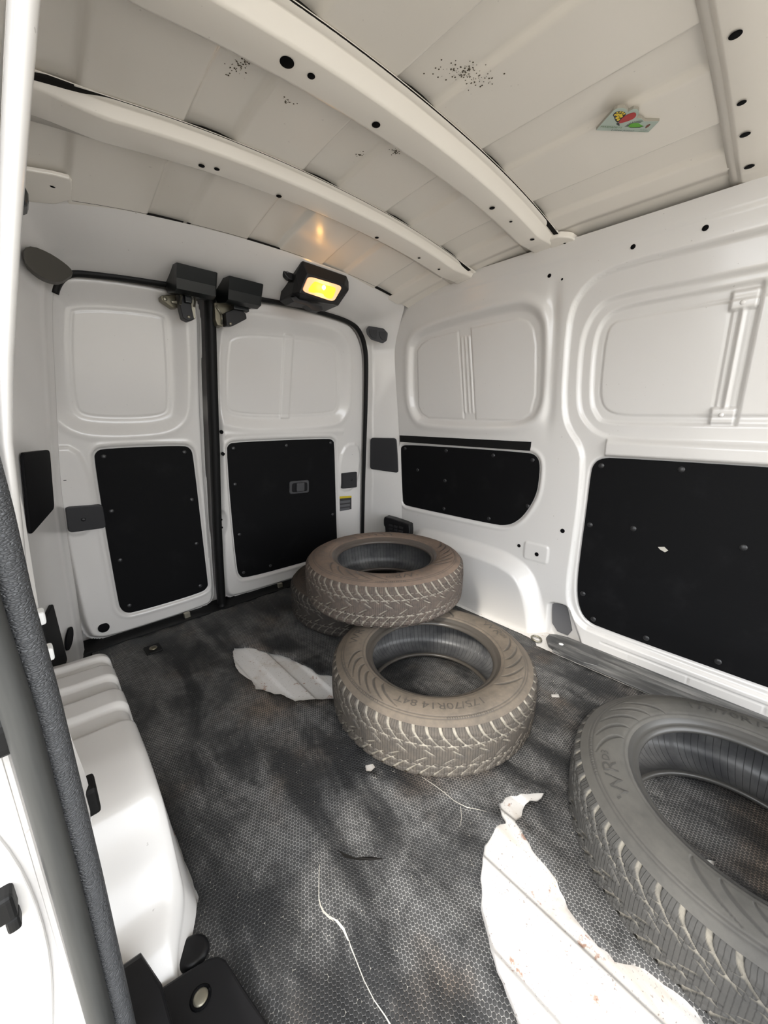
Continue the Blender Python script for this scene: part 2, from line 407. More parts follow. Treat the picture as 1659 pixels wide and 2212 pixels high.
# quarter panel
s = sdf(Yg, Zg, recO); H -= .016*inside(s, .03)
H += .006*np.exp(-((s-.022)/.018)**2)
s = sdf(Yg, Zg, paneA); sb = sdf(Yg, Zg, paneB)
H += .0035*np.maximum(inside(s, .004), inside(sb, .004)) - .003*np.exp(-(np.minimum(np.abs(s), np.abs(sb))/.0028)**2)
for y0, y1 in ((1.010, .998), (.992, .976), (.974, .957)):
    yl = y1+(y0-y1)*(Zg-.873)/.302
    H += .005*np.exp(-((Yg-yl)/.004)**2)*ss(Zg, .868, .88)*(1-ss(Zg, 1.168, 1.18))
s = sdf(Yg, Zg, panel3); H -= .007*inside(s-.006, .008)
H += .003*np.exp(-((s-.016)/.007)**2)
H += .012*ss(Zg, .725, .733)*(1-ss(Zg, .763, .773))*ss(Yg, .66, .70)*0
s = sdf(Yg, Zg, arch); H += .06*inside(s+.02, .06)
H += .004*inside(sdf(Yg, Zg, rr([(.588, .283), (.688, .283), (.688, .357), (.588, .357)], .014)), .006)
yl = .62; H -= .010*np.exp(-((Yg-.628)/.02)**2)*ss(Zg, .75, .95)*(1-ss(Zg, 1.2, 1.32))
H -= .03*inside(sdf(Yg, Zg, pocket), .012)
H += .003*ss(Zg, 1.335, 1.345)                          # roof rail return
# sliding door
sdoor = sdf(Yg, Zg, ridge1)
H -= .016*inside(sdoor, .012)
s2 = sdf(Yg, Zg, ridge2); H -= .010*inside(s2, .014)
s3 = sdf(Yg, Zg, ridge3); H -= .010*inside(s3, .010)
s = sdf(Yg, Zg, paneC); H -= .0028*np.exp(-((s)/.0028)**2) - .003*inside(s, .004)
bar = (Yg > .118) & (Yg < .176)
bz = ss(Zg, .876, .880)*(1-ss(Zg, 1.122, 1.127))
barm = ss(Yg, .119, .123)*(1-ss(Yg, .172, .176))
H += .011*barm*ss(Zg, .832, .838)*(1-ss(Zg, 1.165, 1.172)) - .012*barm*bz
H += (.010*np.exp(-((Yg-.146)/.006)**2)+.004*np.exp(-((Yg-.132)/.003)**2)+.004*np.exp(-((Yg-.163)/.003)**2))*bz
H += .010*(1-ss(Yg, .114, .120))*inside(s3, .006)         # fixed pane ahead of the bar stands proud
s = sdf(Yg, Zg, panel4); H -= .008*inside(s-.006, .008)
H += .012*(1-ss(Zg, .765, .79))*ss(Zg, .722, .735)*inside(sdoor+.03, .02)*(Yg < .43)
H -= .004*np.exp(-((Zg-.038)/.0022)**2)*(Yg < .362)         # crack between door and sill
H -= .0025*np.exp(-((sdoor-.002)/.0022)**2)*(Zg > .05)
for yv in (.27, .10, -.08, -.3): H -= .002*np.exp(-((Yg-yv)/.0018)**2)*(Zg < .036)*(Zg > .012)
P = np.stack([XR(Zg)-H, Yg, Zg], -1)
cy = (Yg[:-1, :-1]+Yg[1:, 1:])/2; cz = (Zg[:-1, :-1]+Zg[1:, 1:])/2
isdoor = (sdf(cy, cz, ridge1) < 0) & (cz > .04)
wall_right = gridobj('wall_right', P, WHITE, mask=~isdoor)
tag(wall_right, 'white painted steel side wall of the van opposite the open door', kind='structure')
door_3 = gridobj('door_3', P, DOORW, mask=isdoor)
tag(door_3, 'closed white sliding side door with large black hardboard panel', kind='structure')

def riv(parent, pts, fn, nrm, off, r=.0085):
    me = dome_mesh(r, r*.42, RIVET, 'rivet%g' % r)
    for a, b in pts:
        p = fn(np.array(a), np.array(b), np.array(off)); put('rivet', me, tuple(p), nrm, parent)
def holes(parent, pts, fn, nrm, off, name='hole_plug'):
    for a, b, r in pts:
        me = dome_mesh(1.0, .22, HOLE, 'plug', 20); p = fn(np.array(a), np.array(b), np.array(off))
        put(name, me, tuple(p), nrm, parent, (r, r, .006))
def shrink(poly, d):
    p = np.asarray(poly); c0 = p.mean(0); v = p-c0; return c0+v*(1-d/np.linalg.norm(v, axis=1, keepdims=True))

tp = sheet('trim_panel', panel3, lambda y, z, o: fR(y, z, o-.009), .006, PANEL, wall_right); tag(tp, 'black hardboard trim panel with a rounded lower front corner')
riv(tp, [(1.097, .705), (.851, .700), (.679, .694), (1.279, .597), (1.106, .562), (.688, .507), (.863, .420), (1.112, .422), (1.36, .70)], fR, NR, -.003)
tp = sheet('trim_strip', [(1.388, .733), (1.388, .766), (.686, .763), (.688, .729)], lambda y, z, o: fR(y, z, o-.002), .007, RUBBER, wall_right); tag(tp, 'long narrow black strip')
p4 = sheet('trim_panel', panel4, lambda y, z, o: fR(y, z, o-.026), .008, PANEL, door_3); tag(p4, 'large black hardboard trim panel')
riv(p4, [(.439, .692), (.217, .700), (.455, .473), (.319, .488), (.044, .490), (.449, .199), (.401, .111), (.230, .109), (.040, .114), (-.25, .49), (-.2, .7), (-.2, .115)], fR, NR, -.018, .0095)
# small torn dent in the big panel
mk('scratch', [tuple(fR(np.array(a), np.array(b), np.array(-.017))) for a, b in ((.243, .441), (.226, .446), (.214, .436), (.222, .428), (.236, .434))], [(0, 1, 2, 3, 4)], CRACKM, p4)
holes(wall_right, [(.645, 1.307, .0062), (.603, 1.287, .0035), (.542, .434, .0085), (.712, .331, .0075), (.407, 1.323, .0065), (.247, 1.320, .007), (-.1, 1.32, .007)], fR, NR, .001)
holes(wall_right, [(.632, .315, .0085)], fR, NR, .0048)
me_s = dome_mesh(1.0, .22, HOLE, 'plug', 20)
pk = sheet('recess_cover', shrink(chaikin([(.548, .0), (.562, .109), (.552, .121), (.508, .128), (.494, .112), (.462, .0)], 1), .002), lambda y, z, o: fR(y, z, o-.026), .003, POCKET, wall_right); tag(pk, 'grey plastic cover low on the pillar')
for sgn, (za, zb) in enumerate(((.848, .872), (1.128, 1.150))):
    put('screw', dome_mesh(.006, .003, WHITE, 'screw'), tuple(fR(np.array(.15), np.array((za+zb)/2), np.array(-.022))), NR, door_3)

# ---------------- ceiling
gx = np.arange(.02, 1.42, .004); gy = np.arange(-1.0, 1.30, .02)
X, Y = np.meshgrid(gx, gy, indexing='ij')
def roof_band(x):
    h = np.zeros_like(x)
    for a, b in ((.165, .335), (.432, .605), (.706, .879), (.978, 1.134), (1.222, 1.312)):
        h += ss(x, a-.008, a+.008)*(1-ss(x, b-.004, b+.004))
    return h
def skin(x, y): return ZC(x, y)-.010*roof_band(x)*(1-ss(x, 1.28, 1.32))
ceiling = gridobj('ceiling', np.stack([X, Y, skin(X, Y)], -1), CEIL)
tag(ceiling, 'pale cream painted steel van roof with pressed ribs', kind='structure')
def bow(name, prof, x0=.09, x1=1.355, label=None, holes_=(), wob=0):
    xs = np.arange(x0, x1, .01); V = []
    V = np.zeros((len(xs), len(prof), 3))
    for j, (dy, dz) in enumerate(prof):
        V[:, j, 0] = xs
        k = wob*np.sin((xs-.1)*9.0)*(1 if 2 <= j <= len(prof)-3 else 0)
        V[:, j, 1] = dy+k
        V[:, j, 2] = ZC(xs, dy)+dz*(1-.55*ss(np.abs(xs-.72), .50, .64))
    o = gridobj(name, V, CEIL, ceiling, smooth=False); tag(o, label); pj = np.array(prof)
    md = o.modifiers.new('bevel', 'BEVEL'); md.width = .0016; md.segments = 2; md.limit_method = 'ANGLE'; md.angle_limit = .4
    sd = o.modifiers.new('thick', 'SOLIDIFY'); sd.thickness = .0012; sd.offset = 1
    for hx, hy, r in holes_:
        put('hole', me_s, (hx, hy, float(ZC(hx, hy))+float(np.interp(hy, pj[:, 0], pj[:, 1]))*(1-.55*float(ss(abs(hx-.72), .50, .64)))-.0015), (0, 0, -1), o, (r, r, .004))
    return o
bow('roof_bow', [(.603, -.0125), (.621, -.0135), (.632, -.038), (.636, -.042), (.692, -.044), (.700, -.040), (.706, -.0135), (.728, -.0125)], label='wide roof cross bow nearest the magnet',
    holes_=[(.408, .661, .0115), (.453, .660, .0065), (.612, .674, .0085), (1.030, .668, .0075), (1.117, .660, .0045), (1.234, .652, .0065)])
bow('roof_bow', [(.923, -.0125), (.936, -.0135), (.944, -.031), (.948, -.034), (1.006, -.035), (1.012, -.031), (1.018, -.0135), (1.04, -.0125)], label='narrow roof cross bow nearer the rear doors',
    holes_=[(.384, .990, .0065), (.415, .985, .006), (.575, 1.0, .007), (.906, .996, .0065), (1.091, .985, .005), (1.193, .980, .005)])
bow('roof_bow', [(-.04, -.012), (-.02, -.013), (.10, -.026), (.135, -.034), (.186, -.030), (.190, -.027), (.198, -.014), (.212, -.0125)], label='front roof cross bow with a row of holes', x1=1.385,
    holes_=[(.903, .170, .0085), (1.064, .173, .007), (1.156, .173, .0085), (1.270, .172, .009), (.70, .17, .009), (.94, .02, .009), (1.1, .02, .009)])
GAPDARK = newmat('dark_gap', (.012, .011, .010), .8, .1)
def gap_strip(parent, y0, segs, zoff, hgt=.010):  # black strips: sealant, and shade of the flange gaps put into the shape
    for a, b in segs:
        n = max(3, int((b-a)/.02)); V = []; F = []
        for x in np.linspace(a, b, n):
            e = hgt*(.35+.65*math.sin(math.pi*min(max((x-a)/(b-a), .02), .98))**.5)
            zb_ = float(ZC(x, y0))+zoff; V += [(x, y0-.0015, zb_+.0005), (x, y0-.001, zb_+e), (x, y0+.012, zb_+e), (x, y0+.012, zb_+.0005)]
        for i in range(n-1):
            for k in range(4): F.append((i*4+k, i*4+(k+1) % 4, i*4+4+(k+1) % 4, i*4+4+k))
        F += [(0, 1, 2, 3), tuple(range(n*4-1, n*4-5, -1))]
        mk('sealant_shade_bead', V, F, GAPDARK, parent)
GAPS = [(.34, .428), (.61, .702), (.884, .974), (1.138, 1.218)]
gap_strip(ceiling, .605, GAPS, -.013, .0065); gap_strip(ceiling, .925, [(.10, .16)]+GAPS, -.013, .0065)
gap_strip(ceiling, .605, [(.10, 1.34)], -.0132, .0016); gap_strip(ceiling, .925, [(.10, 1.31)], -.0132, .0016)
gap_strip(ceiling, 1.249, [(.176, .42), (.43, .80), (.99, 1.22)], -.0105, .0045)
# corner bracket where the wide bow meets the side rail
bk = prism('roof_bracket', rr([(1.30, .640), (1.30, .604), (1.325, .572), (1.372, .562), (1.392, .60), (1.385, .645)], .012), lambda u, v, w: (u, v, float(ZC(u, v))-.006-w), .016, CEIL, ceiling, bev=.004); tag(bk, 'folded corner bracket')
put('hole', me_s, (1.340, .598, float(ZC(1.340, .598))-.0225), (0, 0, -1), bk, (.005, .004, .003))
bk = prism('roof_bracket', chaikin([(.06, 1.165), (.165, 1.166), (.174, 1.18), (.174, 1.26), (.06, 1.27)], 1), lambda u, v, w: (u, v, float(ZC(u, v))-.006-w), .008, CEIL, ceiling, bev=.003); tag(bk, 'flat corner bracket')
put('hole', me_s, (.138, 1.203, float(ZC(.138, 1.203))-.0145), (0, 0, -1), bk, (.006, .004, .003))
# mould stains on the roof skin: thin crusts with an outline of their own
STAIN = newmat('mould_spots', (.10, .085, .06), .9, .1)
def stain(cx, cy, rx, ry, ang, n, parent):
    V = []; F = []
    for i in range(n):
        a = random.gauss(0, .45); b = random.gauss(0, .45)
        x = cx+(a*rx*math.cos(ang)-b*ry*math.sin(ang)); y = cy+(a*rx*math.sin(ang)+b*ry*math.cos(ang))
        r = random.uniform(.0006, .0019); k0 = len(V); z0 = float(skin(np.array(x), np.array(y)))-.0006
        for j in range(5): V.append((x+r*math.cos(j*1.257), y+r*math.sin(j*1.257), z0))
        F.append(tuple(range(k0, k0+5)))
    o = mk('mould_stain', V, F, STAIN, parent); o['kind'] = 'stuff'; return o
stain(.695, .524, .055, .022, -.75, 130, ceiling); stain(.380, .765, .04, .014, -1.2, 60, ceiling)
stain(.475, .775, .014, .008, 0, 16, ceiling); stain(.735, .745, .014, .010, 0, 30, ceiling); stain(.69, .815, .012, .008, 0, 16, ceiling)

# ---------------- rear frame (header and both rear pillars), lofted between roof/walls and the door seal
inner = [(1.40, 0.0), (1.395, .10), (1.387, .218), (1.365, .45), (1.342, .676), (1.318, .88), (1.290, 1.06), (1.272, 1.15), (1.243, 1.208), (1.215, 1.238), (1.183, 1.260), (1.110, 1.277), (.889, 1.287), (.733, 1.282), (.60, 1.275), (.447, 1.266), (.30, 1.258), (.194, 1.247), (.170, 1.24), (.148, 1.222), (.130, 1.190), (.118, 1.12), (.098, .93), (.066, .636), (.057, .40), (.052, .22), (.046, .10), (.042, 0.0)]
outer = []
for i, (x, z) in enumerate(inner):
    if i <= 6: outer.append((float(XR(z*1.03)), 1.395, z*1.03))
    elif i <= 10: 
        k = (i-6)/5.; outer.append((float(XR(1.09))-.055*k**1.3, 1.395-.145*k**1.6, 1.09+.285*k**.75))
    elif i <= 17: outer.append((x if 12 <= i <= 16 else (1.30 if i == 11 else .135), 1.25, float(ZC(x, 1.25))-.010))
    elif i <= 21:
        k = (22-i)/5.; outer.append((float(XL(1.09))-.030+.075*k**1.3, 1.22+.03*k, 1.09+.275*k**.75))
    else: outer.append((float(XL(z*1.03))-.030, 1.22, z*1.03))
inner3 = np.array([(x, float(YB(z))-.014, z) for x, z in inner]); outer3 = np.array(outer)
def densify(p, n=8):
    p = np.asarray(p); k = np.arange(len(p)); tt = np.linspace(0, len(p)-1, (len(p)-1)*n+1)
    return np.stack([np.interp(tt, k, p[:, i]) for i in range(p.shape[1])], -1)
def smooth_path(p, it=12):
    p = p.copy()
    for _ in range(it): p[1:-1] = .25*p[:-2]+.5*p[1:-1]+.25*p[2:]
    return p
I3 = smooth_path(densify(inner3)); O3 = smooth_path(densify(outer3), 16)
nt = 40; tt = np.linspace(0, 1, nt)
Lf = O3[:, None]*(1-tt[None, :, None])+I3[:, None]*tt[None, :, None]
hd = ss(np.abs(I3[:, 0]-.71), .62, .40)[:, None] if False else (1-ss(np.abs(I3[:, 0]-.71), .42, .60))[:, None]
side_ = 1-hd
bul = np.sin(tt*np.pi)[None]*.020*hd                     # header bows into the cabin
Lf[..., 1] -= bul*.7; Lf[..., 2] -= bul*.7
prs = (np.exp(-((tt-.80)/.05)**2)*.006)[None]*side_      # pressed bead along the seal, soft dents on the pillars
zz = Lf[..., 2]
dent = .006*np.sin(zz*23+tt[None]*5)*np.exp(-((zz-.92)/.16)**2)*np.sin(tt*np.pi)[None]*side_
dent += .008*np.exp(-((zz-.50)/.03)**2)*np.sin(tt*np.pi)[None]*side_ - .007*np.exp(-((zz-1.17)/.012)**2)*np.sin(tt*np.pi)[None]*side_
Lf[..., 1] -= prs+dent
lip = I3+np.array([0, .034, 0]); cen = np.array([.71, 0, .62])
back = I3+np.array([0, .05, 0]); v = I3-cen; back[:, [0, 2]] += .03*v[:, [0, 2]]/np.linalg.norm(v[:, [0, 2]], axis=1, keepdims=True)
top_l = O3.copy(); top_l[:, 1] += .01; top_l[:, 2] += .0
Lf = np.concatenate([Lf, lip[:, None], back[:, None]], 1)
wall_rear = gridobj('wall_rear', Lf, WHITE)
tag(wall_rear, 'white steel rear frame of the van with header and rear pillars', kind='structure')
def frame_pt(side, z, t_, off=0.0):
    rng_ = slice(0, len(I3)//2) if side == 'R' else slice(len(I3)//2, None)
    i = np.argmin(np.abs(I3[rng_, 2]-z)); a = O3[rng_][i]; b = I3[rng_][i]
    p = a*(1-t_)+b*t_; d = b-a; n = np.array([-d[1], d[0], 0.]) if side == 'R' else np.array([d[1], -d[0], 0.])
    n /= np.linalg.norm(n); 
    if n[1] > 0: n = -n
    return np.array([p[0], p[1], z])+n*off
sealp = I3+np.array([0, -.002, 0])
sealp = sealp[:next(i for i in range(len(sealp)//2, len(sealp)) if sealp[i, 2] < 1.175)]
seal = tube('door_seal', sealp[::2], .011, RUBBER, wall_rear, 8, frame=(0, 1, 0)); tag(seal, 'black rubber seal around the rear door opening')

# rear doors --------------------------------------------------------------
def door(name, outline, feats, mat, label):
    o = np.asarray(outline); x0, z0 = o.min(0)-.004; x1, z1 = o.max(0)+.004
    X, Z = np.meshgrid(np.arange(x0, x1, .0035), np.arange(z0, z1, .0035), indexing='ij')
    s0 = sdf(X, Z, outline); Hh = np.zeros_like(X)
    Hh -= .030*(1-inside(s0+.012, .024))                 # rolled edge
    for f in feats: Hh += f(X, Z)
    cx = (X[:-1, :-1]+X[1:, 1:])/2; cz_ = (Z[:-1, :-1]+Z[1:, 1:])/2
    ob = gridobj(name, np.stack([X, YB(Z)-Hh, Z], -1), mat, mask=sdf(cx, cz_, outline) < .002)
    tag(ob, label, kind='structure'); return ob
panel1 = chaikin([(.165, .718), (.174, .741), (.194, .751), (.441, .750), (.468, .740), (.479, .707), (.504, .133), (.501, .113), (.475, .093), (.214, .092), (.186, .103), (.173, .127), (.170, .157)], 2)
panel2 = chaikin([(.608, .723), (.617, .745), (.639, .754), (1.109, .753), (1.138, .746), (1.155, .724), (1.216, .183), (1.218, .124), (1.205, .102), (1.156, .096), (1.015, .097), (.673, .102), (.647, .124), (.636, .170)], 2)
rec1 = chaikin([(.125, 1.15), (.150, 1.200), (.391, 1.222), (.445, 1.200), (.452, 1.15), (.448, .90), (.425, .838), (.346, .816), (.170, .816), (.115, .845), (.100, .91)], 2)
rec2 = chaikin([(.587, 1.12), (.615, 1.180), (.75, 1.205), (1.061, 1.212), (1.135, 1.185), (1.165, 1.12), (1.195, .93), (1.185, .875), (1.140, .840), (.781, .828), (.630, .838), (.590, .87), (.580, .93)], 2)
out1 = chaikin([(.04, 1.10), (.10, 1.235), (.19, 1.262), (.446, 1.272), (.534, 1.262), (.528, 1.020), (.526, .856), (.532, .414), (.537, .085), (.527, .028), (.49, .006), (.15, .002), (.085, .012), (.045, .05), (.04, .30), (.04, .636)], 2)
out2 = chaikin([(.567, 1.262), (.574, .748), (.568, .455), (.566, .085), (.580, .028), (.63, .006), (1.30, .006), (1.39, .02), (1.415, .09), (1.40, .22), (1.36, .676), (1.305, 1.08), (1.265, 1.20), (1.19, 1.275), (1.10, 1.288), (.889, 1.298), (.733, 1.290)], 2)
def rect(a, b, c_, d, n=2): return chaikin([(a, c_), (b, c_), (b, d), (a, d)], n)
f1 = [lambda X, Z: -.022*inside(sdf(X, Z, rec1), .055)-.002*np.exp(-((sdf(X, Z, rec1)+.038)/.003)**2)+.003*np.exp(-((sdf(X, Z, rec1)-.03)/.012)**2),
      lambda X, Z: -.008*inside(sdf(X, Z, panel1)-.007, .008)+.003*np.exp(-((sdf(X, Z, panel1)-.017)/.007)**2),
      lambda X, Z: .010*inside(sdf(X, Z, rect(.035, .145, .46, .76)), .02),
      lambda X, Z: -.006*np.exp(-((X-.515)/.004)**2)*(Z > .25)]
f2 = [lambda X, Z: -.020*inside(sdf(X, Z, rec2), .055)-.002*np.exp(-((sdf(X, Z, rec2)+.036)/.003)**2)+.003*np.exp(-((sdf(X, Z, rec2)-.03)/.012)**2),
      lambda X, Z: -.008*inside(sdf(X, Z, panel2)-.007, .008)+.003*np.exp(-((sdf(X, Z, panel2)-.017)/.007)**2),
      lambda X, Z: (.006*ss(X, .850, .855)*(1-ss(X, .888, .905)))*ss(Z, .848, .853)*(1-ss(Z, 1.18, 1.19)),
      lambda X, Z: .008*inside(sdf(X, Z, rect(1.19, 1.33, .465, .72)), .02),
      lambda X, Z: -.014*inside(sdf(X, Z, rect(.54, .596, .345, .465)), .014),
      lambda X, Z: .004*np.exp(-((Z-.785)/.012)**2)*(X > .6)*(X < 1.2)]
door_1 = door('door_1', out1, f1, DOORW, 'narrow white rear door beside the wheel housing')
door_2 = door('door_2', out2, f2, DOORW, 'wide white rear door behind the stacked tyres')
tp1 = sheet('trim_panel', panel1, lambda x, z, o: fB(x, z, o-.010), .006, PANEL, door_1); tag(tp1, 'tall black hardboard trim panel')
riv(tp1, [(.193, .725), (.447, .725), (.462, .531), (.468, .334), (.470, .130), (.203, .130), (.196, .331), (.192, .528)], fB, NB, -.004, .008)
tp2 = sheet('trim_panel', panel2, lambda x, z, o: fB(x, z, o-.010), .006, PANEL, door_2); tag(tp2, 'wide black hardboard trim panel')
riv(tp2, [(.636, .730), (.881, .730), (1.128, .732), (.640, .574), (1.174, .340), (.654, .335), (.667, .136), (.805, .133)], fB, NB, -.004, .008)
holes(door_1, [(.080, .672, .0185), (.111, .069, .0185)], fB, NB, .004)
holes(door_2, [(.586, .797, .008), (.590, .709, .008), (1.267, .678, .015), (.574, .423, .0045), (.575, .386, .0045)], fB, NB, .003)
def platB(name, poly, base, depth, mat, parent, bev=.003, n=1):
    return prism(name, rr(poly, n*.006) if n else poly, lambda u, v, w: tuple(fB(np.array(u), np.array(v), np.array(base+w))), depth, mat, parent, bev=bev)
cv = platB('latch_cover', [(.067, .562), (.075, .566), (.160, .560), (.167, .553), (.167, .480), (.160, .474), (.070, .476), (.063, .484)], .004, .020, GREYP, door_1); tag(cv, 'charcoal plastic cover with a centre screw')
put('screw', dome_mesh(.007, .003, DPLAST, 'screwd'), tuple(fB(np.array(.108), np.array(.517), np.array(.0242))), NB, cv)
cv = platB('latch_cover', [(1.203, .569), (1.304, .567), (1.314, .478), (1.212, .483)], .003, .016, GREYP, door_2); tag(cv, 'small charcoal plastic cover')
put('screw', dome_mesh(.006, .003, DPLAST, 'screwd'), tuple(fB(np.array(1.271), np.array(.527), np.array(.0192))), NB, cv)
HNDL = newmat('grey_handle', (.055, .055, .058), .45, .45)
hb = platB('handle_bezel', [(.902, .557), (1.010, .553), (1.014, .486), (.904, .492)], -.006, .009, HNDL, door_2, .004, 2); tag(hb, 'grey plastic inner door handle')
hr = platB('handle_recess', [(.914, .546), (1.000, .543), (1.003, .496), (.915, .500)], .0025, .0012, DPLAST, hb, .0008, 2)
hg = platB('handle_grip', [(.936, .545), (.978, .544), (.980, .499), (.937, .501)], .003, .011, HNDL, hb, .004, 1)
STK = newmat('sticker_dark', (.035, .034, .036), .5); STKY = newmat('sticker_yellow', (.55, .42, .02), .5); STKL = newmat('sticker_grey', (.10, .10, .105), .5)
stk = platB('warning_sticker', [(1.209, .437), (1.293, .430), (1.301, .350), (1.218, .351)], .0005, .0012, STK, door_2, 0, 0); tag(stk, 'dark sticker with a yellow top band')
platB('sticker_band', [(1.209, .437), (1.293, .430), (1.294, .419), (1.2105, .425)], .0017, .0006, STKY, stk, 0, 0)
for k in range(3): platB('sticker_line', [(1.216, .410-.022*k), (1.286, .406-.022*k), (1.287, .392-.022*k), (1.217, .396-.022*k)], .0017, .0004, STKL, stk, 0, 0)
# seam seal between the doors and black sill below
zsm = np.linspace(1.262, .0, 40)
sx_ = np.interp(zsm, [0, .03, .37, .72, 1.26], [.550, .5495, .5495, .553, .5475])
seamP = np.stack([sx_, YB(zsm)-.004, zsm], -1)
sm = tube('door_seal', seamP, .0, RUBBER, door_1, prof=[(-.0135, -.03), (.0135, -.03), (.0135, .006), (.008, .012), (-.008, .012), (-.0135, .006)], frame=(0, 1, 0)); tag(sm, 'black rubber seal strip between the rear doors')
sill_r = box('door_sill', (.0, 1.652, -.02), (1.43, 1.76, .007), RUBBER, wall_rear); tag(sill_r, 'black rear sill under the doors')
for xx in (.40, .845): box('striker', (xx-.012, 1.672, .0), (xx+.012, 1.69, .028), STEEL, wall_rear, .003)
# header latches: black housings and oily levers
def lathe_latch(x0, x1, parent, mirror):
    hs = prism('latch_housing', [(1.318, 1.290), (1.345, 1.293), (1.42, 1.300), (1.46, 1.27), (1.44, 1.235), (1.37, 1.222), (1.345, 1.228), (1.335, 1.255)], lambda u, v, w: (x0+w, u, v), x1-x0, HINGEB, parent, bev=.006)
    tag(hs, 'greasy black latch housing on the header'); return hs
h1 = lathe_latch(.412, .530, wall_rear, 1); h2 = lathe_latch(.566, .682, wall_rear, -1)
def xzp(name, poly, y0, d, mat, parent, bev=.003, n=1):
    return prism(name, rr(poly, .004) if n else poly, lambda u, v, w: (u, y0-w, v), d, mat, parent, bev=bev)
l1 = xzp('latch_lever', [(.432, 1.232), (.462, 1.235), (.468, 1.195), (.472, 1.162), (.455, 1.154), (.438, 1.160), (.433, 1.195)], 1.43, .03, DPLAST, door_1); tag(l1, 'black latch lever with steel side plates')
xzp('latch_plate', [(.393, 1.226), (.440, 1.237), (.442, 1.200), (.425, 1.196), (.394, 1.214)], 1.475, .03, BRASSY, l1)
xzp('latch_plate', [(.470, 1.232), (.484, 1.225), (.482, 1.168), (.473, 1.165)], 1.46, .045, STEEL, l1)
l2 = xzp('latch_lever', [(.575, 1.200), (.62, 1.222), (.648, 1.208), (.650, 1.192), (.60, 1.162), (.575, 1.158)], 1.43, .032, DPLAST, door_2); tag(l2, 'black latch lever with an oily steel bracket')
xzp('latch_plate', [(.552, 1.232), (.580, 1.237), (.636, 1.238), (.628, 1.222), (.585, 1.205), (.575, 1.160), (.556, 1.162), (.550, 1.180)], 1.47, .042, BRASSY, l2)
for a, b in (((.555, 1.222), (.572, 1.196)), ((.572, 1.196), (.570, 1.166))):
    tube('latch_spring', [(a[0], 1.424, a[1]), (b[0], 1.424, b[1])], .003, STEEL, l2, 6)
put('latch_bolt', dome_mesh(.007, .004, STEEL, 'latchbolt'), (.404, 1.4445, 1.218), (0, -1, 0), l1)
put('latch_bolt', dome_mesh(.005, .004, STEEL, 'latchbolt2'), (.455, 1.399, 1.166), (0, -1, 0), l1)
box('latch_arm', (.446, 1.385, 1.205), (.466, 1.41, 1.262), HINGEB, l1, .003); box('latch_arm', (.600, 1.385, 1.212), (.655, 1.41, 1.236), HINGEB, l2, .004)
tube('latch_rod', [(.424, 1.44, 1.212), (.445, 1.418, 1.211)], .005, STEEL, l1, 8)
tube('latch_rod', [(.625, 1.40, 1.226), (.648, 1.392, 1.232), (.662, 1.392, 1.226)], .003, STEEL, l2, 6)
put('latch_bolt', dome_mesh(.005, .004, STEEL, 'latchbolt2'), (.588, 1.397, 1.166), (0, -1, 0), l2)
for xx in (.437, .478): tube('latch_rod', [(xx, 1.412, 1.238), (xx+.002, 1.395, 1.222), (xx-.004, 1.395, 1.198)], .0035, STEEL, l1, 6)

# rear pillar fittings --------------------------------------------------
def pillar_plate(name, side, quad, depth, mat, label, bev=.003, rad=.016, base=.002):
    P0 = [frame_pt(side, z, t_, base) for t_, z in quad]; P0 = np.array(P0)
    c0 = P0.mean(0); nn = np.cross(P0[1]-P0[0], P0[-1]-P0[0]); nn /= np.linalg.norm(nn)
    if nn[1] > 0: nn = -nn
    u = P0[1]-P0[0]; u /= np.linalg.norm(u); w = np.cross(nn, u)
    q2 = [((p-c0)@u, (p-c0)@w) for p in P0]
    o = prism(name, rr(q2, rad), lambda a, b, d: tuple(c0+u*a+w*b+nn*d), depth, mat, wall_rear, bev=bev); tag(o, label); return o
pp = pillar_plate('pillar_cover', 'R', [(.80, .752), (.06, .752), (.06, .568), (.80, .585)], .010, GREYP, 'square charcoal cover on the rear pillar beside the side wall')
capo = [(.0, 1.256), (.10, 1.272), (.80, 1.276), (1.0, 1.258), (.95, 1.224), (.78, 1.209), (.25, 1.216), (.05, 1.236)]
def capf(u, v, w):
    x, y = 1.252+(1.335-1.252)*u, 1.455+(1.395-1.455)*u
    w = w+.03; x, y = x*(1-.03), y*(1-.03)
    return (x-.35*(w-.03), y-.6*(w-.03), .85+(v-.85)*y/1.47)
pc = prism('pillar_cap', rr(capo, .06), capf, .012, GREYP, wall_rear, bev=0); tag(pc, 'oval charcoal grab recess high on the pillar')
for u0, u1 in ((.10, .50), (.56, .90)): prism('cap_grip', rr([(u0, 1.258), (u1, 1.262), (u1-.03, 1.222), (u0+.10, 1.226)], .05), lambda u, v, w: capf(u, v, w+.011), .006, DPLAST, pc)
pl_ = pillar_plate('pillar_cover', 'L', [(.10, .770), (.70, .762), (.64, .592), (.10, .568)], .006, PANEL, 'black hardboard cover on the near rear pillar')
pillar_plate('pillar_cover', 'L', [(.05, .335), (.30, .345), (.34, .150), (.05, .150)], .008, RUBBER, 'narrow black strip low on the near pillar', .002, .008)
pillar_plate('hole_plug', 'L', [(.56+.13*math.cos(a), .170+.030*math.sin(a)) for a in np.linspace(0, 2*math.pi, 12, endpoint=False)], .003, HOLE, 'black oval hole low on the near pillar', .001, .006)
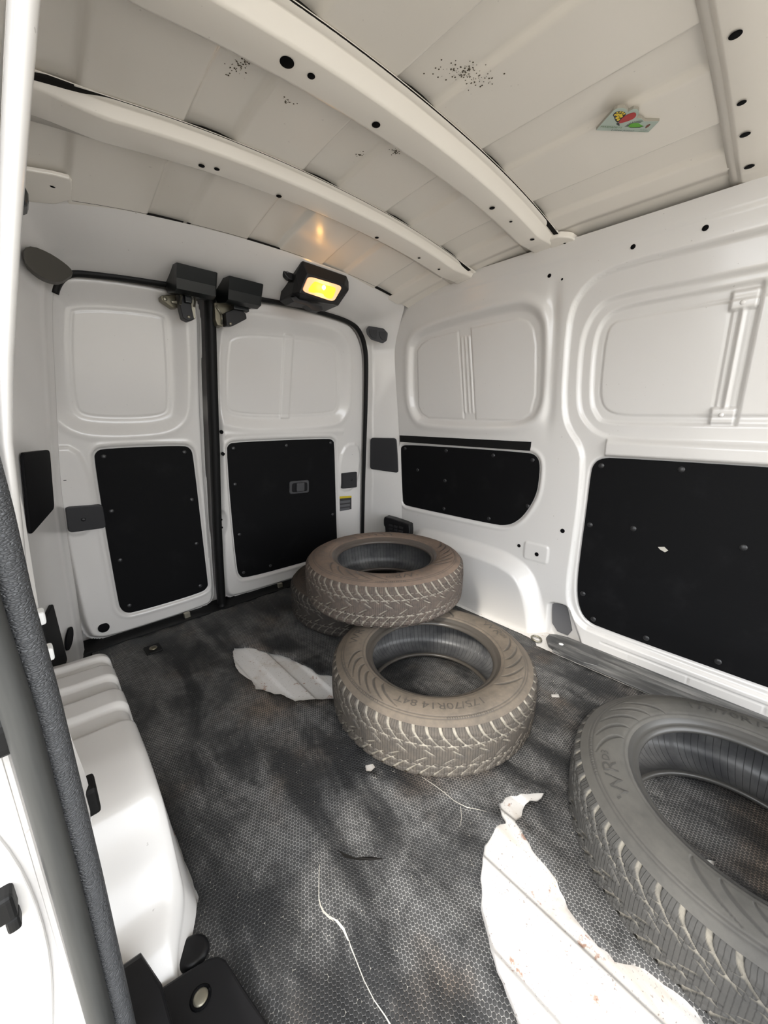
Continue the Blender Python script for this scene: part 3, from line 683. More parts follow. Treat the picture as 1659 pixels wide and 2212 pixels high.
# teardrop cover at the upper near corner
td = [(.078, 1.225), (.082, 1.25), (.10, 1.266), (.13, 1.270), (.155, 1.266), (.175, 1.258), (.180, 1.246), (.165, 1.228), (.148, 1.210), (.130, 1.200), (.105, 1.198), (.086, 1.208)]
td_o = prism('corner_cover', chaikin(td, 1), lambda u, v, w: (.071+(u-.078)*1.01, 1.315+(u-.078)*1.12-w, .85+(v-.85)*.95), .03, GREYCAP, wall_rear, bev=.002); tag(td_o, 'teardrop shaped olive grey corner cover')
# vent low behind the tyres
va = np.array([1.418, 1.300]); vb = np.array([1.372, 1.452]); vd = (vb-va)/np.linalg.norm(vb-va); vn = np.array([-vd[1], vd[0]]); vn = vn if vn[0] < 0 else -vn
def vfn(u, z, w): p = va+vd*u+vn*(w-.03); return (p[0], p[1], z)
Lv = np.linalg.norm(vb-va)
vent = prism('air_vent', chaikin([(0, .20), (0, .305), (.012, .314), (Lv-.012, .336), (Lv, .326), (Lv, .285), (Lv-.01, .275), (Lv-.01, .20)], 1), lambda u, v, w: vfn(u, v, w), .045, DPLAST, wall_right, bev=.006); tag(vent, 'black slatted air vent low in the corner')
for r_ in range(3):
    for c_ in range(3):
        u0 = .038+c_*.030; z0 = .292-r_*.020-.0+.002*c_
        prism('vent_slat', [(u0, z0), (u0+.024, z0+.003), (u0+.026, z0-.008), (u0+.002, z0-.011)], lambda u, v, w: vfn(u, v, w+.0445), .004, GREYP, vent)

# ---------------- near side: wall, opening edge, wheel housing
zs2 = np.arange(-.03, 1.40, .01); ys2 = np.arange(.44, 1.232, .01)
Yg, Zg = np.meshgrid(ys2, zs2, indexing='ij')
XLs = lambda z: np.interp(z, [0, .2, .5, .75, .88, 1.03, 1.155, 1.26, 1.40], [-.033, -.033, -.032, -.030, -.016, .012, .038, .062, .095])
wl = np.stack([XLs(Zg)-.004+.0*Yg+(XL(Zg)-.032-XLs(Zg)+.004)*ss(Yg, .6, 1.2), Yg, Zg], -1)
wall_left = gridobj('wall_left', wl, WHITE); tag(wall_left, 'white steel side wall behind the open doorway edge', kind='structure')
# rail above the opening, front part of the near wall, door sill: they close the body around the doorway
def strip(name, pts_a, pts_b, mat, parent): 
    A = np.asarray(pts_a, float); B = np.asarray(pts_b, float)
    V = np.vstack([A, B]); n = len(A)
    return mk(name, V, [(i, i+1, n+i+1, n+i) for i in range(n-1)], mat, parent)
rl = box('roof_rail', (-.04, -1.0, 1.34), (.075, 1.30, 1.47), WHITE, wall_left, .012); tag(rl, 'white roof rail above the doorway')
fp = box('door_pillar', (-.11, -1.0, -.10), (-.012, -.30, 1.30), WHITE, wall_left, .012); tag(fp, 'white door pillar ahead of the opening')
slb = box('door_step', (-.11, -1.0, -.30), (-.045, .60, -.012), GREYMET, wall_left, .006); tag(slb, 'dark grey door step')
# flange of the opening: rounded white edge
zf = np.linspace(1.30, -.02, 60)
fl = np.stack([np.interp(zf, [0, .6, .712, .774, .832, .887, .957, 1.024, 1.089, 1.152, 1.30], [-.018, -.018, -.016, -.010, -.005, .004, .019, .034, .049, .064, .098]), np.full_like(zf, .440), zf], -1)
wf = np.interp(zf, [0, .62, .80, .88, 1.15, 1.3], [.004, .004, .005, .0055, .009, .010])
V = []; m = 12
for (x, y, z), r in zip(fl, wf):
    for a in np.linspace(0, 2*np.pi, m, endpoint=False): V.append((x-r+r*math.cos(a), y+.012*math.sin(a), z))
F = [tuple(map(int, f)) for f in quads(len(fl), m, True)]
flange = mk('opening_flange', V, F, WHITE, wall_left, True); tag(flange, 'rounded white edge of the door opening')
# wavy folded strip with bolts behind the edge trim
zb = np.linspace(.80, .10, 60)
bx_ = np.interp(zb, [.1, .30, .344, .39, .44, .488, .534, .571, .621, .693, .763, .8], [-.026, -.025, -.023, -.009, -.010, -.014, -.017, -.020, -.018, -.014, -.010, -.010])
fw = strip('folded_strip', np.stack([bx_-.020, np.full(60, .455), zb], -1), np.stack([bx_, np.full(60, .505), zb], -1), WHITE, wall_left); tag(fw, 'thin folded steel strip beside the door seal')
BOLT = newmat('painted_bolt', (.85, .85, .84), .3)
for z_, x_ in ((.653, -.013), (.612, -.013)):
    b_ = box('bolt', (x_-.009, .487, z_-.007), (x_+.001, .503, z_+.007), BOLT, wall_left, .003); tag(b_, 'white painted bolt head')
    box('bolt_washer', (x_-.0125, .482, z_-.010), (x_-.0085, .508, z_+.010), WHITE, b_, .001)
st_ = box('rubber_stop', (-.02, .495, .386), (-.003, .525, .424), RUBBER, wall_left, .005); tag(st_, 'black rubber stop on the doorway edge')
gc = prism('grab_cap', chaikin([(.050, 1.292), (.070, 1.285), (.086, 1.268), (.083, 1.242), (.072, 1.234), (.05, 1.238)], 1), lambda u, v, w: (u, 1.11-w, v), .05, GREYP, wall_left, bev=.012); tag(gc, 'glossy charcoal cap high on the near wall')
gc.data.materials[0] = newmat('glossy_charcoal', (.03, .035, .037), .22)
# seals: wrinkled trim and smooth outer bulb
zs_ = np.linspace(1.30, -.30, 90)
xi = np.interp(zs_, [-.3, 0, .17, .39, .51, .61, .66, .70, .74, .78, .834, .92, 1.0, 1.1, 1.3], [-.034, -.028, -.026, -.024, -.024, -.024, -.025, -.026, -.0255, -.025, -.026, -.024, -.012, .010, .056])
sealA = tube('edge_trim', np.stack([xi, np.full_like(zs_, .418), zs_], -1), .0115, LEATHER, wall_left, 14, frame=(0, 1, 0)); tag(sealA, 'wrinkled dark grey door opening trim')
xo = xi-np.interp(zs_, [-.3, .2, .6, .8, 1.3], [.0155, .0155, .0155, .018, .02])
sealB = tube('bulb_seal', np.stack([xo, np.full_like(zs_, .404), zs_], -1), .0108, SEALG, wall_left, 14, frame=(0, 1, 0)); tag(sealB, 'smooth grey rubber bulb seal')
# wheel housing
yy = np.arange(.50, 1.26, .006)
hp = np.interp(yy, [.50, .52, .545, .585, .62, .645, .69, .75, .85, 1.0, 1.17, 1.215, 1.245, 1.26], [.0, .03, .055, .072, .125, .215, .236, .248, .246, .244, .236, .222, .15, .0])
hp = np.convolve(np.pad(hp, 3, 'edge'), np.ones(7)/7, 'valid')
stepr = np.zeros_like(yy)
for y0, y1 in ((.855, .915), (.985, 1.045), (1.115, 1.16)): stepr += ss(yy, y0-.006, y0+.006)*(1-ss(yy, y1-.006, y1+.006))
hp = hp-.011*stepr
frn = ss(yy, .50, .60)
Vh = np.zeros((len(yy), 26, 3))
for i, y in enumerate(yy):
    xin = (.040+.038*ss(y, .50, .60))-.004*stepr[i]; hgt = max(hp[i], .0)
    r = min(.030, hgt*.5)
    pr = [(-.05, hgt+.006), (-.03, hgt+.004), (-.01, hgt+.002), (xin-r, hgt)]
    for a in np.linspace(0, math.pi/2, 10)[1:]: pr.append((xin-r+r*math.sin(a), hgt-r+r*math.cos(a)))
    for k in np.linspace(0, 1, 14)[1:]: pr.append((xin+.018*k, (hgt-r)*(1-k)-.012*k))
    Vh[i] = [(px_, y, pz_) for px_, pz_ in pr]
wh = gridobj('wheel_housing', Vh, WHITE, wall_left); tag(wh, 'white steel wheel housing with pressed ribs beside the doorway')
# black hinge arm and plate at the doorway corner
bp_ = prism('floor_bracket', chaikin([(-.035, .515), (.075, .492), (.098, .478), (.104, .44), (.118, .36), (.135, .25), (-.035, .25)], 1), lambda u, v, w: (u, v, .006+w), .020, DPLAST, floor, bev=.005); tag(bp_, 'black moulded bracket with a steel eyelet at the doorway')
put('eyelet', dome_mesh(.011, .0025, STEEL, 'eyelet'), (.057, .452, .0262), (0, 0, 1), bp_)
er = tube('eyelet_ring', [(.057+.0125*math.cos(a), .452+.0125*math.sin(a), .0265) for a in np.linspace(0, 2*math.pi, 20)], .0022, HOLE, bp_, 6)
arm = prism('hinge_arm', [(-.030, .530), (.004, .526), (.018, .47), (.022, .25), (-.04, .25)], lambda u, v, w: (u, v, .01+w), .085, DPLAST, floor, bev=.012); tag(arm, 'black hinge arm beside the seal')
bmp = prism('drain_cover', chaikin([(.040, .545), (.066, .552), (.090, .535), (.090, .508), (.062, .498), (.040, .515)], 2), lambda u, v, w: (u, v, .003+w), .009, DPLAST, floor, bev=.008, smooth=True); tag(bmp, 'dark rubber bump on the mat')
# open sliding door parked outside
d4 = box('door_4', (-.215, .432, -.22), (-.042, 1.60, 1.27), DOORW, None, .03); tag(d4, 'open white sliding side door parked outside the body', kind='structure')
dm = box('door_moulding', (-.225, .410, .568), (-.036, .45, .604), RUBBER, d4, .01); tag(dm, 'black rubber moulding on the open door')
db = prism('door_fold', chaikin([(-.10, .56), (-.075, .50), (-.062, .40), (-.066, .28), (-.09, .16), (-.12, -.15), (-.20, -.15), (-.20, .56)], 2), lambda u, v, w: (u, .434-w, v), .006, DOORW, d4, bev=.004)
ds = box('door_bumper', (-.090, .412, .402), (-.074, .434, .430), RUBBER, d4, .005); box('bumper_tip', (-.084, .414, .386), (-.074, .43, .402), RUBBER, ds, .004)

# ---------------- threshold at the sliding door
xs_ = [1.318, 1.322, 1.352, 1.356, 1.378, 1.384, 1.402, 1.406, 1.428, 1.432, 1.452]; hz = [.0, .006, .007, .012, .012, .004, .004, -.012, -.014, .0, .004]
ysd = np.arange(-.98, .50, .02)
V = np.zeros((len(ysd), len(xs_), 3))
for i, y in enumerate(ysd): V[i, :, 0] = xs_; V[i, :, 1] = y; V[i, :, 2] = np.array(hz)+.003
thr = gridobj('door_threshold', V, GREYMET, floor, smooth=False); tag(thr, 'scuffed grey step edge below the sliding door')
brk = prism('floor_bracket', chaikin([(1.398, .545), (1.318, .49), (1.318, .33), (1.37, .335), (1.44, .40), (1.44, .50)], 1), lambda u, v, w: (u, v, .004+w), .010, GREYMET, floor, bev=.003); tag(brk, 'grey steel bracket below the recessed pillar cover')
put('bolt', dome_mesh(.009, .003, BOLT, 'wbolt'), (1.37, .47, .0142), (0, 0, 1), brk)
lp = tube('tie_ring', [(1.345+.018*math.cos(a), .555+.018*math.sin(a), .010+.003*math.sin(a)) for a in np.linspace(0, 2*math.pi, 24)], .004, STEEL, floor, 8); tag(lp, 'small steel tie-down ring')

# ---------------- rubber mat with torn holes
def jag(P, amp, n=3, seed=1):
    rg = np.random.RandomState(seed); P = np.asarray(P, float); out = []
    for a, b in zip(P, np.roll(P, -1, 0)):
        L_ = np.linalg.norm(b-a); k = max(1, int(L_/.012)); d = np.array([-(b-a)[1], (b-a)[0]])/(L_+1e-9)
        for i in range(k):
            out.append(a+(b-a)*i/k+(d*rg.uniform(-amp, amp) if i else 0))
    return np.array(out)
patch1 = [(.461, 1.327), (.504, 1.280), (.539, 1.205), (.571, 1.154), (.592, 1.075), (.602, 1.017), (.607, .964), (.633, .935), (.664, .877), (.608, .806), (.568, .844), (.481, .909), (.465, .970), (.450, .984), (.432, 1.026), (.415, 1.042), (.424, 1.092), (.412, 1.147), (.414, 1.193), (.434, 1.276)]
patch2 = [(.679, .311), (.719, .279), (.757, .250), (.729, .251), (.694, .271), (.660, .263), (.642, .267), (.628, .238), (.611, .204), (.600, .161), (.570, .118), (.564, .087), (.559, .050), (.577, .027), (.586, .003), (.587, -.010), (.591, -.036), (.581, -.060), (.56, -.30), (.44, -.34), (.388, -.1), (.380, .03), (.382, .125), (.422, .194), (.452, .228), (.495, .260), (.553, .288), (.601, .290), (.623, .280), (.649, .314)]
chips = [[(.496, .597), (.513, .586), (.511, .573), (.493, .571), (.486, .581)], [(1.097, .388), (1.117, .372), (1.099, .360), (1.076, .377)], [(.835, -.008), (.845, -.014), (.863, -.040), (.838, -.038)]]
cracks = [[(.288, .489), (.268, .462), (.254, .441), (.252, .419), (.265, .389), (.259, .354), (.247, .296), (.250, .251), (.246, .20)], [(.576, .478), (.584, .430), (.586, .370), (.615, .322)], [(.586, .370), (.565, .352), (.548, .345)]]
crackw = [(.0003, .0005, .0008, .0016, .0020, .0008, .0006, .0011, .0007), (.0004, .0009, .0007, .0003), (.0006, .0004, .0003)]
hexholes = [jag(patch1, .0028, seed=3), jag(patch2, .0028, seed=4)]+[np.array(c_) for c_ in chips]
outl = jag([(.02, -.97), (1.316, -.97), (1.316, .325), (1.316, .54), (1.345, .56), (1.352, .62), (1.352, 1.30), (1.39, 1.36), (1.39, 1.66), (.06, 1.66), (.05, 1.30), (.099, 1.26), (.099, .60), (.06, .535), (-.03, .53), (-.03, -.97)][::1], .001, seed=5)
def fmat(x, y, off):
    und = .0022*np.sin(x*7+1.3)*np.sin(y*5+.4)+.0012*np.sin(x*19+y*7)
    lift = 0
    for h in hexholes[:2]: lift = lift+.0045*np.exp(-(np.abs(sdf(x, y, h))/.018)**2)*(.4+.6*np.sin(x*60+y*43)**2)
    return np.stack([x, y, floor_h(x, y)*.45+.004+und*.5+lift+off-.004], -1)
mat_o = sheet('floor_mat', outl, fmat, .004, MATM, None, hexholes, step=(.0137, .04))
for poly_ in mat_o.data.polygons: poly_.use_smooth = len(poly_.vertices) == 3
tag(mat_o, 'worn black honeycomb rubber mat with torn holes covering the van floor', 'mat')
for ln, wd in zip(cracks, crackw):
    P0 = chaikin(ln, 1, False); w_ = np.interp(np.linspace(0, 1, len(P0)), np.linspace(0, 1, len(wd)), wd); T = np.gradient(P0, axis=0); T /= np.linalg.norm(T, axis=1, keepdims=True); N_ = np.stack([-T[:, 1], T[:, 0]], -1)
    A = P0+N_*w_[:, None]; B = P0-N_*w_[:, None]
    za = fmat(A[:, 0], A[:, 1], np.full(len(A), .0048)); zb_ = fmat(B[:, 0], B[:, 1], np.full(len(B), .0048))
    ck = strip('mat_tear', za, zb_, CRACKM, mat_o)
slit = [(.330, .490), (.336, .474), (.348, .452), (.369, .436), (.388, .409), (.371, .424), (.349, .445), (.333, .466)]
mk('mat_tear', [tuple(fmat(np.array([a]), np.array([b]), np.array([.0046]))[0]) for a, b in slit], [tuple(range(len(slit)))], GAPDARK, mat_o)
# floor tie-down well near the rear door
tw = box('tie_down_cup', (.205, 1.485, .002), (.258, 1.545, .010), RUBBER, floor, .004); tag(tw, 'square tie-down cup in the floor by the rear door')
put('tie_down_bolt', dome_mesh(.014, .006, BRASSY, 'tdb'), (.232, 1.515, .0102), (0, 0, 1), tw)

# ---------------- tyres
NS = 1152
th = np.linspace(0, 2*np.pi, NS, endpoint=False)
NB_ = 58
def text_mesh(txt, size):
    cu = D.curves.new('txt', 'FONT'); cu.body = txt; cu.size = size; cu.extrude = 0; cu.resolution_u = 3
    ob = D.objects.new('txt', cu); COL.objects.link(ob)
    bpy.context.view_layer.update()
    dg = bpy.context.evaluated_depsgraph_get(); me = D.meshes.new_from_object(ob.evaluated_get(dg))
    V = np.array([v_.co[:2] for v_ in me.vertices]); F = [tuple(p.vertices) for p in me.polygons]
    D.objects.remove(ob); D.curves.remove(cu); D.meshes.remove(me); return V, F
# half section of the tyre, radius against height above the mid plane
SIDE = [(.2000, .0790), (.2060, .0825), (.2150, .0850), (.2250, .0864), (.2350, .0872), (.2450, .0868), (.2550, .0852), (.2630, .0830), (.2700, .0802), (.2765, .0768), (.2820, .0735), (.2872, .0705)]
def side_z(r): return np.interp(r, [p[0] for p in SIDE], [p[1] for p in SIDE])
def wrapd(a): return (a+np.pi) % (2*np.pi)-np.pi
def make_tyre_meshes():
    out = {}
    # tread
    vv = np.linspace(-1, 1, 97); T, Vv = np.meshgrid(th, vv, indexing='ij')
    a = np.abs(Vv); pit = T*NB_/(2*np.pi)
    ph = pit-2.3*(1-a)**1.7+np.where(Vv < 0, .5, 0)
    grad = np.sqrt((NB_/(2*np.pi*.3))**2+(2.3*1.7*np.maximum(1-a, 1e-3)**.7/.0705)**2)
    fr = np.abs(np.mod(ph, 1)-.5)/grad                    # metres from the groove centre line
    wid = .0019+.0022*ss(a, .35, 1.0)
    lat = 1-ss(fr, wid*.6, wid*1.3)
    fr2 = np.abs(np.mod(ph/2, 1)-.5)*2/grad
    lat = np.where(a < .26, (1-ss(fr2, .0014, .0032)), lat)
    lat = lat*ss(a, .02, .06)
    zz1 = .40+.045*(np.mod(ph, 1)-.5); circ = 1-ss(np.abs(a-zz1), .018, .040)
    zz2 = .66+.05*(np.mod(ph, 1)-.5); circ2 = (1-ss(np.abs(a-zz2), .010, .026))*.75
    g = np.clip(np.maximum(np.maximum(lat, circ), circ2), 0, 1)
    g = g*(1-ss(a, .985, 1.0)*.35)
    r0 = .3008-.0045*a**2-.0090*ss(a, .80, 1.0)
    R_ = r0-.0062*g
    zt = .0705*Vv
    P = np.stack([R_*np.cos(T), R_*np.sin(T), .0875+zt], -1)
    P = P.transpose(1, 0, 2); gg = g.T; uvv = np.stack([(T/(2*np.pi)).T, (Vv*.5+.5).T], -1)
    out['tread'] = (P, dict(groove=gg), uvv)
    # sidewalls
    rr = np.concatenate([np.linspace(.2000, .2872, 46)])
    T, Rr = np.meshgrid(th, rr, indexing='ij')
    zz_ = side_z(Rr); mark = np.zeros_like(zz_)
    for rc, w_, d_ in ((.2085, .0010, .0010), (.2655, .0009, .0010), (.2720, .0008, .0008)):
        l_ = np.exp(-((Rr-rc)/w_)**2); zz_ = zz_-d_*l_; mark = np.maximum(mark, l_*.9)
    # swooshes
    for c0, c1, n in ((18, 62, 5), (128, 178, 6), (248, 292, 6)):
        for k in range(n):
            tc = math.radians(c0+(c1-c0)*k/(n-1)); s_ = (Rr-.211)/(.262-.211)
            cen_ = tc+.32*np.clip(s_, 0, 1)**1.6
            w_ = .004+.034*np.sin(np.clip(s_, 0, 1)*np.pi)**.8
            l_ = (1-ss(np.abs(wrapd(T-cen_)), w_*.55, w_*.85))*((s_ > 0) & (s_ < 1))
            zz_ = zz_-.0012*l_; mark = np.maximum(mark, l_*.85)
    # fine ribbing at the shoulder, in arcs
    for c0, c1 in ((-25, 2), (70, 92), (150, 205), (255, 300)):
        arc_ = ss(wrapd(T-math.radians((c0+c1)/2)), -math.radians((c1-c0)/2), -math.radians((c1-c0)/2)+.02)*(1-ss(wrapd(T-math.radians((c0+c1)/2)), math.radians((c1-c0)/2)-.02, math.radians((c1-c0)/2)))
        l_ = arc_*(np.sin(T*288) > 0)*np.exp(-((Rr-.2688)/.0022)**4)
        zz_ = zz_+.0008*l_; mark = np.maximum(mark, .8*arc_*(np.sin(T*288) <= 0)*np.exp(-((Rr-.2688)/.0022)**4))
    Pt = np.stack([Rr*np.cos(T), Rr*np.sin(T), .0875+zz_], -1).transpose(1, 0, 2)
    Pb = np.stack([Rr*np.cos(T), Rr*np.sin(T), .0875-zz_], -1).transpose(1, 0, 2)
    out['side'] = (Pt, dict(mark=mark.T), None); out['side_b'] = (Pb, dict(mark=mark.T), None)
    # shoulder lip joins sidewall and tread: scalloped edge
    # beads
    bead = [(.2000, .0790), (.1960, .0762), (.1925, .0728), (.1895, .0700), (.1868, .0700), (.1842, .0690), (.1805, .0662), (.1785, .0632), (.1780, .0600), (.1800, .0570), (.1840, .0560), (.1880, .0570)]
    t2 = np.linspace(0, 2*np.pi, 160, endpoint=False)
    for sg, nm in ((1, 'bead'), (-1, 'bead_b')):
        out[nm] = (np.array([[(r*math.cos(a_), r*math.sin(a_), .0875+sg*z) for a_ in t2] for r, z in bead]), None, None)
    inn = [(.1880, .0570), (.1960, .0640), (.2100, .0740), (.2300, .0800), (.2500, .0790), (.2680, .0720), (.2790, .0600), (.2850, .0400), (.2870, .0180), (.2875, 0)]
    inn = inn+[(r, -z) for r, z in inn[-2::-1]]; inn = chaikin(inn, 1, False)
    uvv = np.array([[(i/160., k/(len(inn)-1.)) for i in range(160)] for k in range(len(inn))])
    out['inner'] = (np.array([[(r*math.cos(a_), r*math.sin(a_), .0875+z) for a_ in t2] for r, z in inn]), None, uvv)
    return out
TM = make_tyre_meshes()
def letters(parts):
    V = []; F = []
    for txt, size, start, rb, kern in parts:
        v_, f_ = text_mesh(txt, size); k0 = len(V)
        for x, y in v_:
            r = rb+y; a_ = math.radians(start)-(x*kern)/(rb+.01); V.append((r*math.cos(a_), r*math.sin(a_), .0875+float(side_z(r))+.0009))
        F += [tuple(k0+i for i in reversed(f)) for f in f_]
    return V, F
TXT = [('175/70R14 84T', .030, 1, .2285, 1.22), ('WR', .040, 103, .2275, 1.25), ('D3', .019, 84, .238, 1.2), ('WR', .040, 240, .2275, 1.25)]
proto = {}
def tyre(loc, rz, tilt, mats, label, group='used winter tyres'):
    root = empty('tyre', loc); root.rotation_euler = (tilt[0], tilt[1], math.radians(rz)); tag(root, label, 'tyre', group)
    for key, nm, mk_ in (('tread', 'tread', 'tread'), ('side', 'sidewall', 'side'), ('side_b', 'sidewall', 'side'), ('bead', 'bead', 'bead'), ('bead_b', 'bead', 'bead'), ('inner', 'inner_liner', 'inner')):
        if key not in proto:
            P, at, uv = TM[key]; o = gridobj(nm, P, mats[mk_], None, attrs=at, uv=uv, closed=True)
            # wrap-around seam: last column of quads spans u = 1
            proto[key] = o.data
        else:
            o = D.objects.new(nm, proto[key]); COL.objects.link(o)
        o.parent = root
        o.material_slots[0].link = 'OBJECT'; o.material_slots[0].material = mats[mk_]
    for i, tx in enumerate(TXT):
        if ('let', i) not in proto:
            LV, LF = letters([tx]); o = mk('lettering', LV, LF, mats['letter'], root); proto['let', i] = o.data
        else:
            o = D.objects.new('lettering', proto['let', i]); COL.objects.link(o); o.parent = root
        o.material_slots[0].link = 'OBJECT'; o.material_slots[0].material = mats['letter']
    return root
TB = tyre_mats('brown', (.23, .165, .125), .85, (.05, .048, .046))
TT = tyre_mats('tan', (.19, .155, .12), .90, (.05, .048, .045))
TG = tyre_mats('grey', (.125, .118, .105), .62, (.05, .049, .047))
TK = tyre_mats('dark', (.16, .115, .085), .40)
tyre((.7966, .6356, .0055), -108.6, (0, 0), TT, 'tan dusty tyre lying on the mat under the front edge of the raised tyre')
tyre((.8674, -.0707, .0055), 34, (0, 0), TG, 'large grey tyre nearest the camera lying on the mat by the sliding door')
tyre((1.010, 1.245, .0055), 60, (0, 0), TK, 'dark tyre lying at the back mostly hidden under the raised tyre')
tyre((.9438, 1.001, .1815), 150, (0, 0), TB, 'brown dusty tyre resting on top of two other tyres')

# ---------------- lamp on the header
lampr = empty('cargo_lamp', (.90, 1.27, 1.30)); tag(lampr, 'black cargo lamp with a glowing amber lens on the rear header', 'lamp')
def lp_(V): return [(x-.90, y-1.27, z-1.30) for x, y, z in V]
# body: upper front face slopes to the lens face
A = [(.797, 1.252, 1.372), (.985, 1.252, 1.368), (1.003, 1.262, 1.355), (1.003, 1.262, 1.325), (.970, 1.288, 1.270), (.80, 1.296, 1.262), (.777, 1.30, 1.275), (.782, 1.275, 1.335)]
Bk = [(x, y+.09, z-.004) for x, y, z in A]
Cn = [(.806, 1.238, 1.331), (.962, 1.238, 1.331), (.925, 1.262, 1.262), (.785, 1.262, 1.272)]
V = lp_(A+Bk+Cn)
F = [(0, 16, 17, 1), (1, 17, 2), (2, 17, 3), (3, 17, 18, 4), (4, 18, 5), (5, 18, 19, 6), (6, 19, 7), (7, 19, 16, 0), (16, 19, 18, 17)]
F += [(i, (i+1) % 8, 8+(i+1) % 8, 8+i) for i in range(8)]
lb = mk('lamp_body', V, F, DPLAST, lampr)
md = lb.modifiers.new('bevel', 'BEVEL'); md.width = .003; md.segments = 2
LENS = newmat('amber_lens', (.9, .55, .35), .15); t = NT(LENS); t.b.inputs['Emission Color'].default_value = (1, .45, .22, 1); t.b.inputs['Emission Strength'].default_value = .12
GLOW = newmat('amber_glow', (1, .5, .05), .3); t = NT(GLOW); t.b.inputs['Emission Color'].default_value = (1, .50, .02, 1); t.b.inputs['Emission Strength'].default_value = .21
BULB = newmat('bulb_glow', (1, .8, .4), .3); t = NT(BULB); t.b.inputs['Emission Color'].default_value = (1, .78, .25, 1); t.b.inputs['Emission Strength'].default_value = 1.2
c00, c10, c11, c01 = [np.array(c_) for c_ in (Cn[3], Cn[2], Cn[1], Cn[0])]
ln = np.cross(c10-c00, c01-c00); ln /= np.linalg.norm(ln); ln = ln if ln[1] < 0 else -ln
def lfn(u, v, w): 
    p = c00*(1-u)*(1-v)+c10*u*(1-v)+c11*u*v+c01*(1-u)*v+ln*w; return tuple(p-np.array((.90, 1.27, 1.30)))
lens = prism('lens_rim', rr([(.03, .12), (.97, .12), (.97, .90), (.03, .90)], .16), lambda u, v, w: lfn(u, v, w), .004, LENS, lampr, bev=0)
gl = prism('lens_glow', chaikin([(.14, .22), (.20, .70), (.26, .76), (.50, .72), (.72, .76), (.84, .72), (.88, .28), (.84, .20), (.66, .20), (.58, .32), (.42, .30), (.30, .20)], 1), lambda u, v, w: lfn(u, v, w+.004), .0015, GLOW, lens)
bb = put('bulb', dome_mesh(.008, .003, BULB, 'bulb'), lfn(.51, .60, .0055), tuple(ln), lens)
ear = prism('mounting_ear', chaikin([(.744, 1.345), (.752, 1.363), (.775, 1.369), (.80, 1.35), (.80, 1.325), (.772, 1.316), (.752, 1.328)], 1), lambda u, v, w: (u-.90, 1.315-w-1.27, v-1.30), .018, DPLAST, lampr, bev=.004)
put('screw', dome_mesh(.0055, .0015, POCKET, 'lscrew'), (.762-.90, 1.2965-1.27, 1.343-1.30), (0, -1, 0), ear)
prism('lamp_clip', [(.768, 1.262), (.80, 1.272), (.86, 1.258), (.90, 1.258), (.905, 1.245), (.885, 1.236), (.858, 1.236), (.83, 1.248), (.78, 1.250)], lambda u, v, w: (u-.90, 1.325-w-1.27, v-1.30), .030, GREYP, lampr, bev=.003)
pt = D.lights.new('lamp_bulb', 'POINT'); pt.energy = .018; pt.color = (1, .5, .12); pt.shadow_soft_size = .01
po_ = D.objects.new('lamp_bulb', pt); COL.objects.link(po_); po_.parent = lampr; po_.location = lfn(.5, .55, .03)

# ---------------- printed magnet on the roof
o0 = np.array([.9760, .3940]); mb = np.array([.766, -.643]); mu = np.array([-.643, -.766])
MAG = newmat('magnet_print', (.42, .50, .44), .35); MEDGE = newmat('magnet_edge', (.35, .33, .28), .5)
mz0 = float(skin(np.array(1.005), np.array(.35)))-.0025
def mfn(u, v, w): p = o0+mb*u+mu*v; return (p[0], p[1], mz0-w)
outm = [(0, 0), (.001, .0255), (.003, .0532), (.0069, .0576), (.0178, .0594), (.027, .0562), (.0330, .0504), (.0350, .0530), (.0386, .0583), (.0467, .0579), (.0539, .053), (.0585, .0457), (.0603, .0360), (.0640, .0365), (.0709, .0363), (.0792, .0314), (.0829, .0289), (.1125, .0314), (.113, .0008)]
mag = prism('souvenir_magnet', outm, mfn, .005, MEDGE, None); tag(mag, 'souvenir magnet with a butterfly and hedgehog stuck to the roof', 'magnet')
def art(name, poly, mat, lv, n=0): return prism(name, chaikin(poly, n) if n else poly, lambda u, v, w: mfn(u, v, .005+lv*.00018+w), .00018, mat, mag)
def flat(name, c_): return newmat(name, c_, .4)
K = flat('print_black', (.008, .008, .01)); YL = flat('print_yellow', (.75, .55, .02)); RD = flat('print_red', (.42, .02, .02)); GN = flat('print_green', (.10, .38, .02)); BR = flat('print_brown', (.16, .05, .03)); DG = flat('print_dark_green', (.08, .18, .04))
art('printed_face', outm, MAG, 0)
art('butterfly_wing', [(.0136, .0375), (.0090, .0405), (.0080, .0470), (.0125, .0515), (.0238, .0515), (.0345, .0455), (.0330, .036), (.0325, .0215), (.0225, .0280)], K, 1, 1)
for (a, b, r) in ((.013, .0425, .0022), (.0135, .048, .002), (.0185, .0498, .002), (.024, .0490, .0022), (.029, .0460, .0022), (.018, .043, .0035), (.024, .043, .0033), (.028, .039, .003), (.022, .036, .0038), (.0275, .031, .0032)):
    art('wing_spot', [(a+r*math.cos(k*1.047), b+r*math.sin(k*1.047)) for k in range(6)], YL, 2)
art('butterfly_wing', [(.0321, .0224), (.0319, .0369), (.0371, .0457), (.0442, .0507), (.0503, .0495), (.0558, .0433), (.0564, .0353), (.0477, .0273), (.0377, .0221)], RD, 3, 1)
art('butterfly_body', [(.0305, .023), (.034, .0235), (.040, .0165), (.039, .0155), (.030, .020)], K, 4)
art('hedgehog', [(.0594, .0136), (.0584, .0188), (.0614, .0235), (.0729, .0252), (.0813, .0202), (.0900, .0173), (.0855, .0133), (.0682, .0117)], GN, 1, 1)
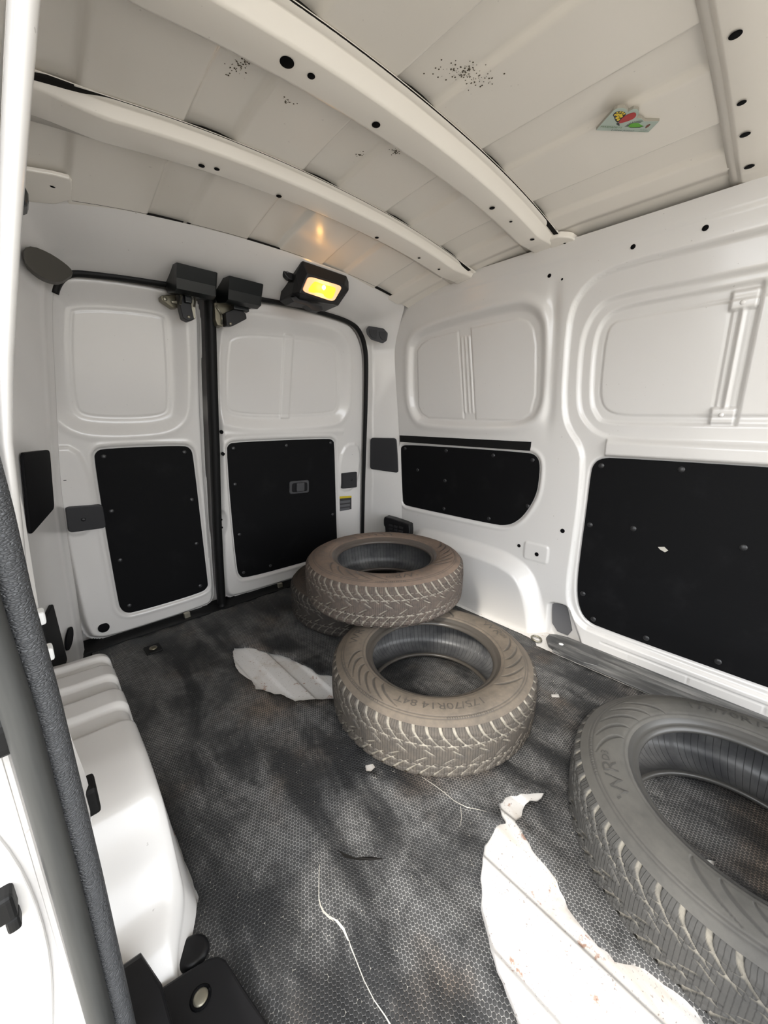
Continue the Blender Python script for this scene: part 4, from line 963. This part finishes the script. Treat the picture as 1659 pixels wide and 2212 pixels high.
for k in range(12):
    a = math.radians(190-k*11); cx_, cy_ = .071, .0165
    p0 = np.array([cx_+.0125*math.cos(a), cy_+.009*math.sin(a)]); p1 = np.array([cx_+.0185*math.cos(a-.12), cy_+.0155*math.sin(a)]); dn = np.array([-(p1-p0)[1], (p1-p0)[0]])/np.linalg.norm(p1-p0)*.0006
    art('hedgehog_spine', [p0-dn, p1-dn*.4, p1+dn*.4, p0+dn], K, 2)
art('hedgehog_outline', [(.0594, .0136), (.0682, .0112), (.0855, .0128), (.0905, .0173), (.0905, .0180), (.0845, .0140), (.0682, .0120)], K, 3)
art('beetle', [(.0962, .0129), (.0951, .0202), (.1003, .0242), (.1023, .0182), (.1001, .0113)], BR, 1, 1)
def mtext(txt, size, u0, v0, mat, wid, shear=0):
    v_, f_ = text_mesh(txt, size); k = wid/max(v_[:, 0].max(), 1e-6)
    o = mk('printed_text', [mfn(u0+x*k+shear*y, v0+y, .0061) for x, y in v_], f_, mat, mag); return o
mtext('MARPAMETS', .0062, .0030, .0095, DG, .045, .1)
mtext('Lotes justo!', .0058, .0300, .0022, K, .048, .25)
mtext('Zoo & Safari', .0026, .090, .0070, K, .016); mtext('www', .003, .090, .0022, DG, .016)

# ---------------- outside: ground and the outer skin of the van (roof, far side, rear, underside); roof cut short, front open to let sky in
GRD = newmat('pale_ground', (.36, .33, .29), .9, .2); t = NT(GRD); c = t.co()
t.put(t.b.inputs['Base Color'], t.mix(t.noise(c, 3, 6, .7), (.24, .22, .19), (.38, .35, .30)))
g = mk('ground', [(-25, -25, -.58), (25, -25, -.58), (25, 25, -.58), (-25, 25, -.58)], [(0, 1, 2, 3)], GRD); tag(g, 'pale gravel ground outside the van', kind='structure')
shell = [((-.04, -1.0, 1.475), (1.55, 1.85, 1.50)), ((1.53, -1.02, -.30), (1.56, 1.85, 1.49)), ((-.16, 1.80, -.30), (1.56, 1.85, 1.49)), ((-.04, -1.02, -.30), (1.56, 1.85, -.27)), ((-.14, 1.20, -.30), (-.08, 1.85, 1.49))]
ws = empty('wall_outer'); tag(ws, 'white outer body shell of the van', kind='structure')
for lo, hi in shell: box('body_panel', lo, hi, WHITE, ws)
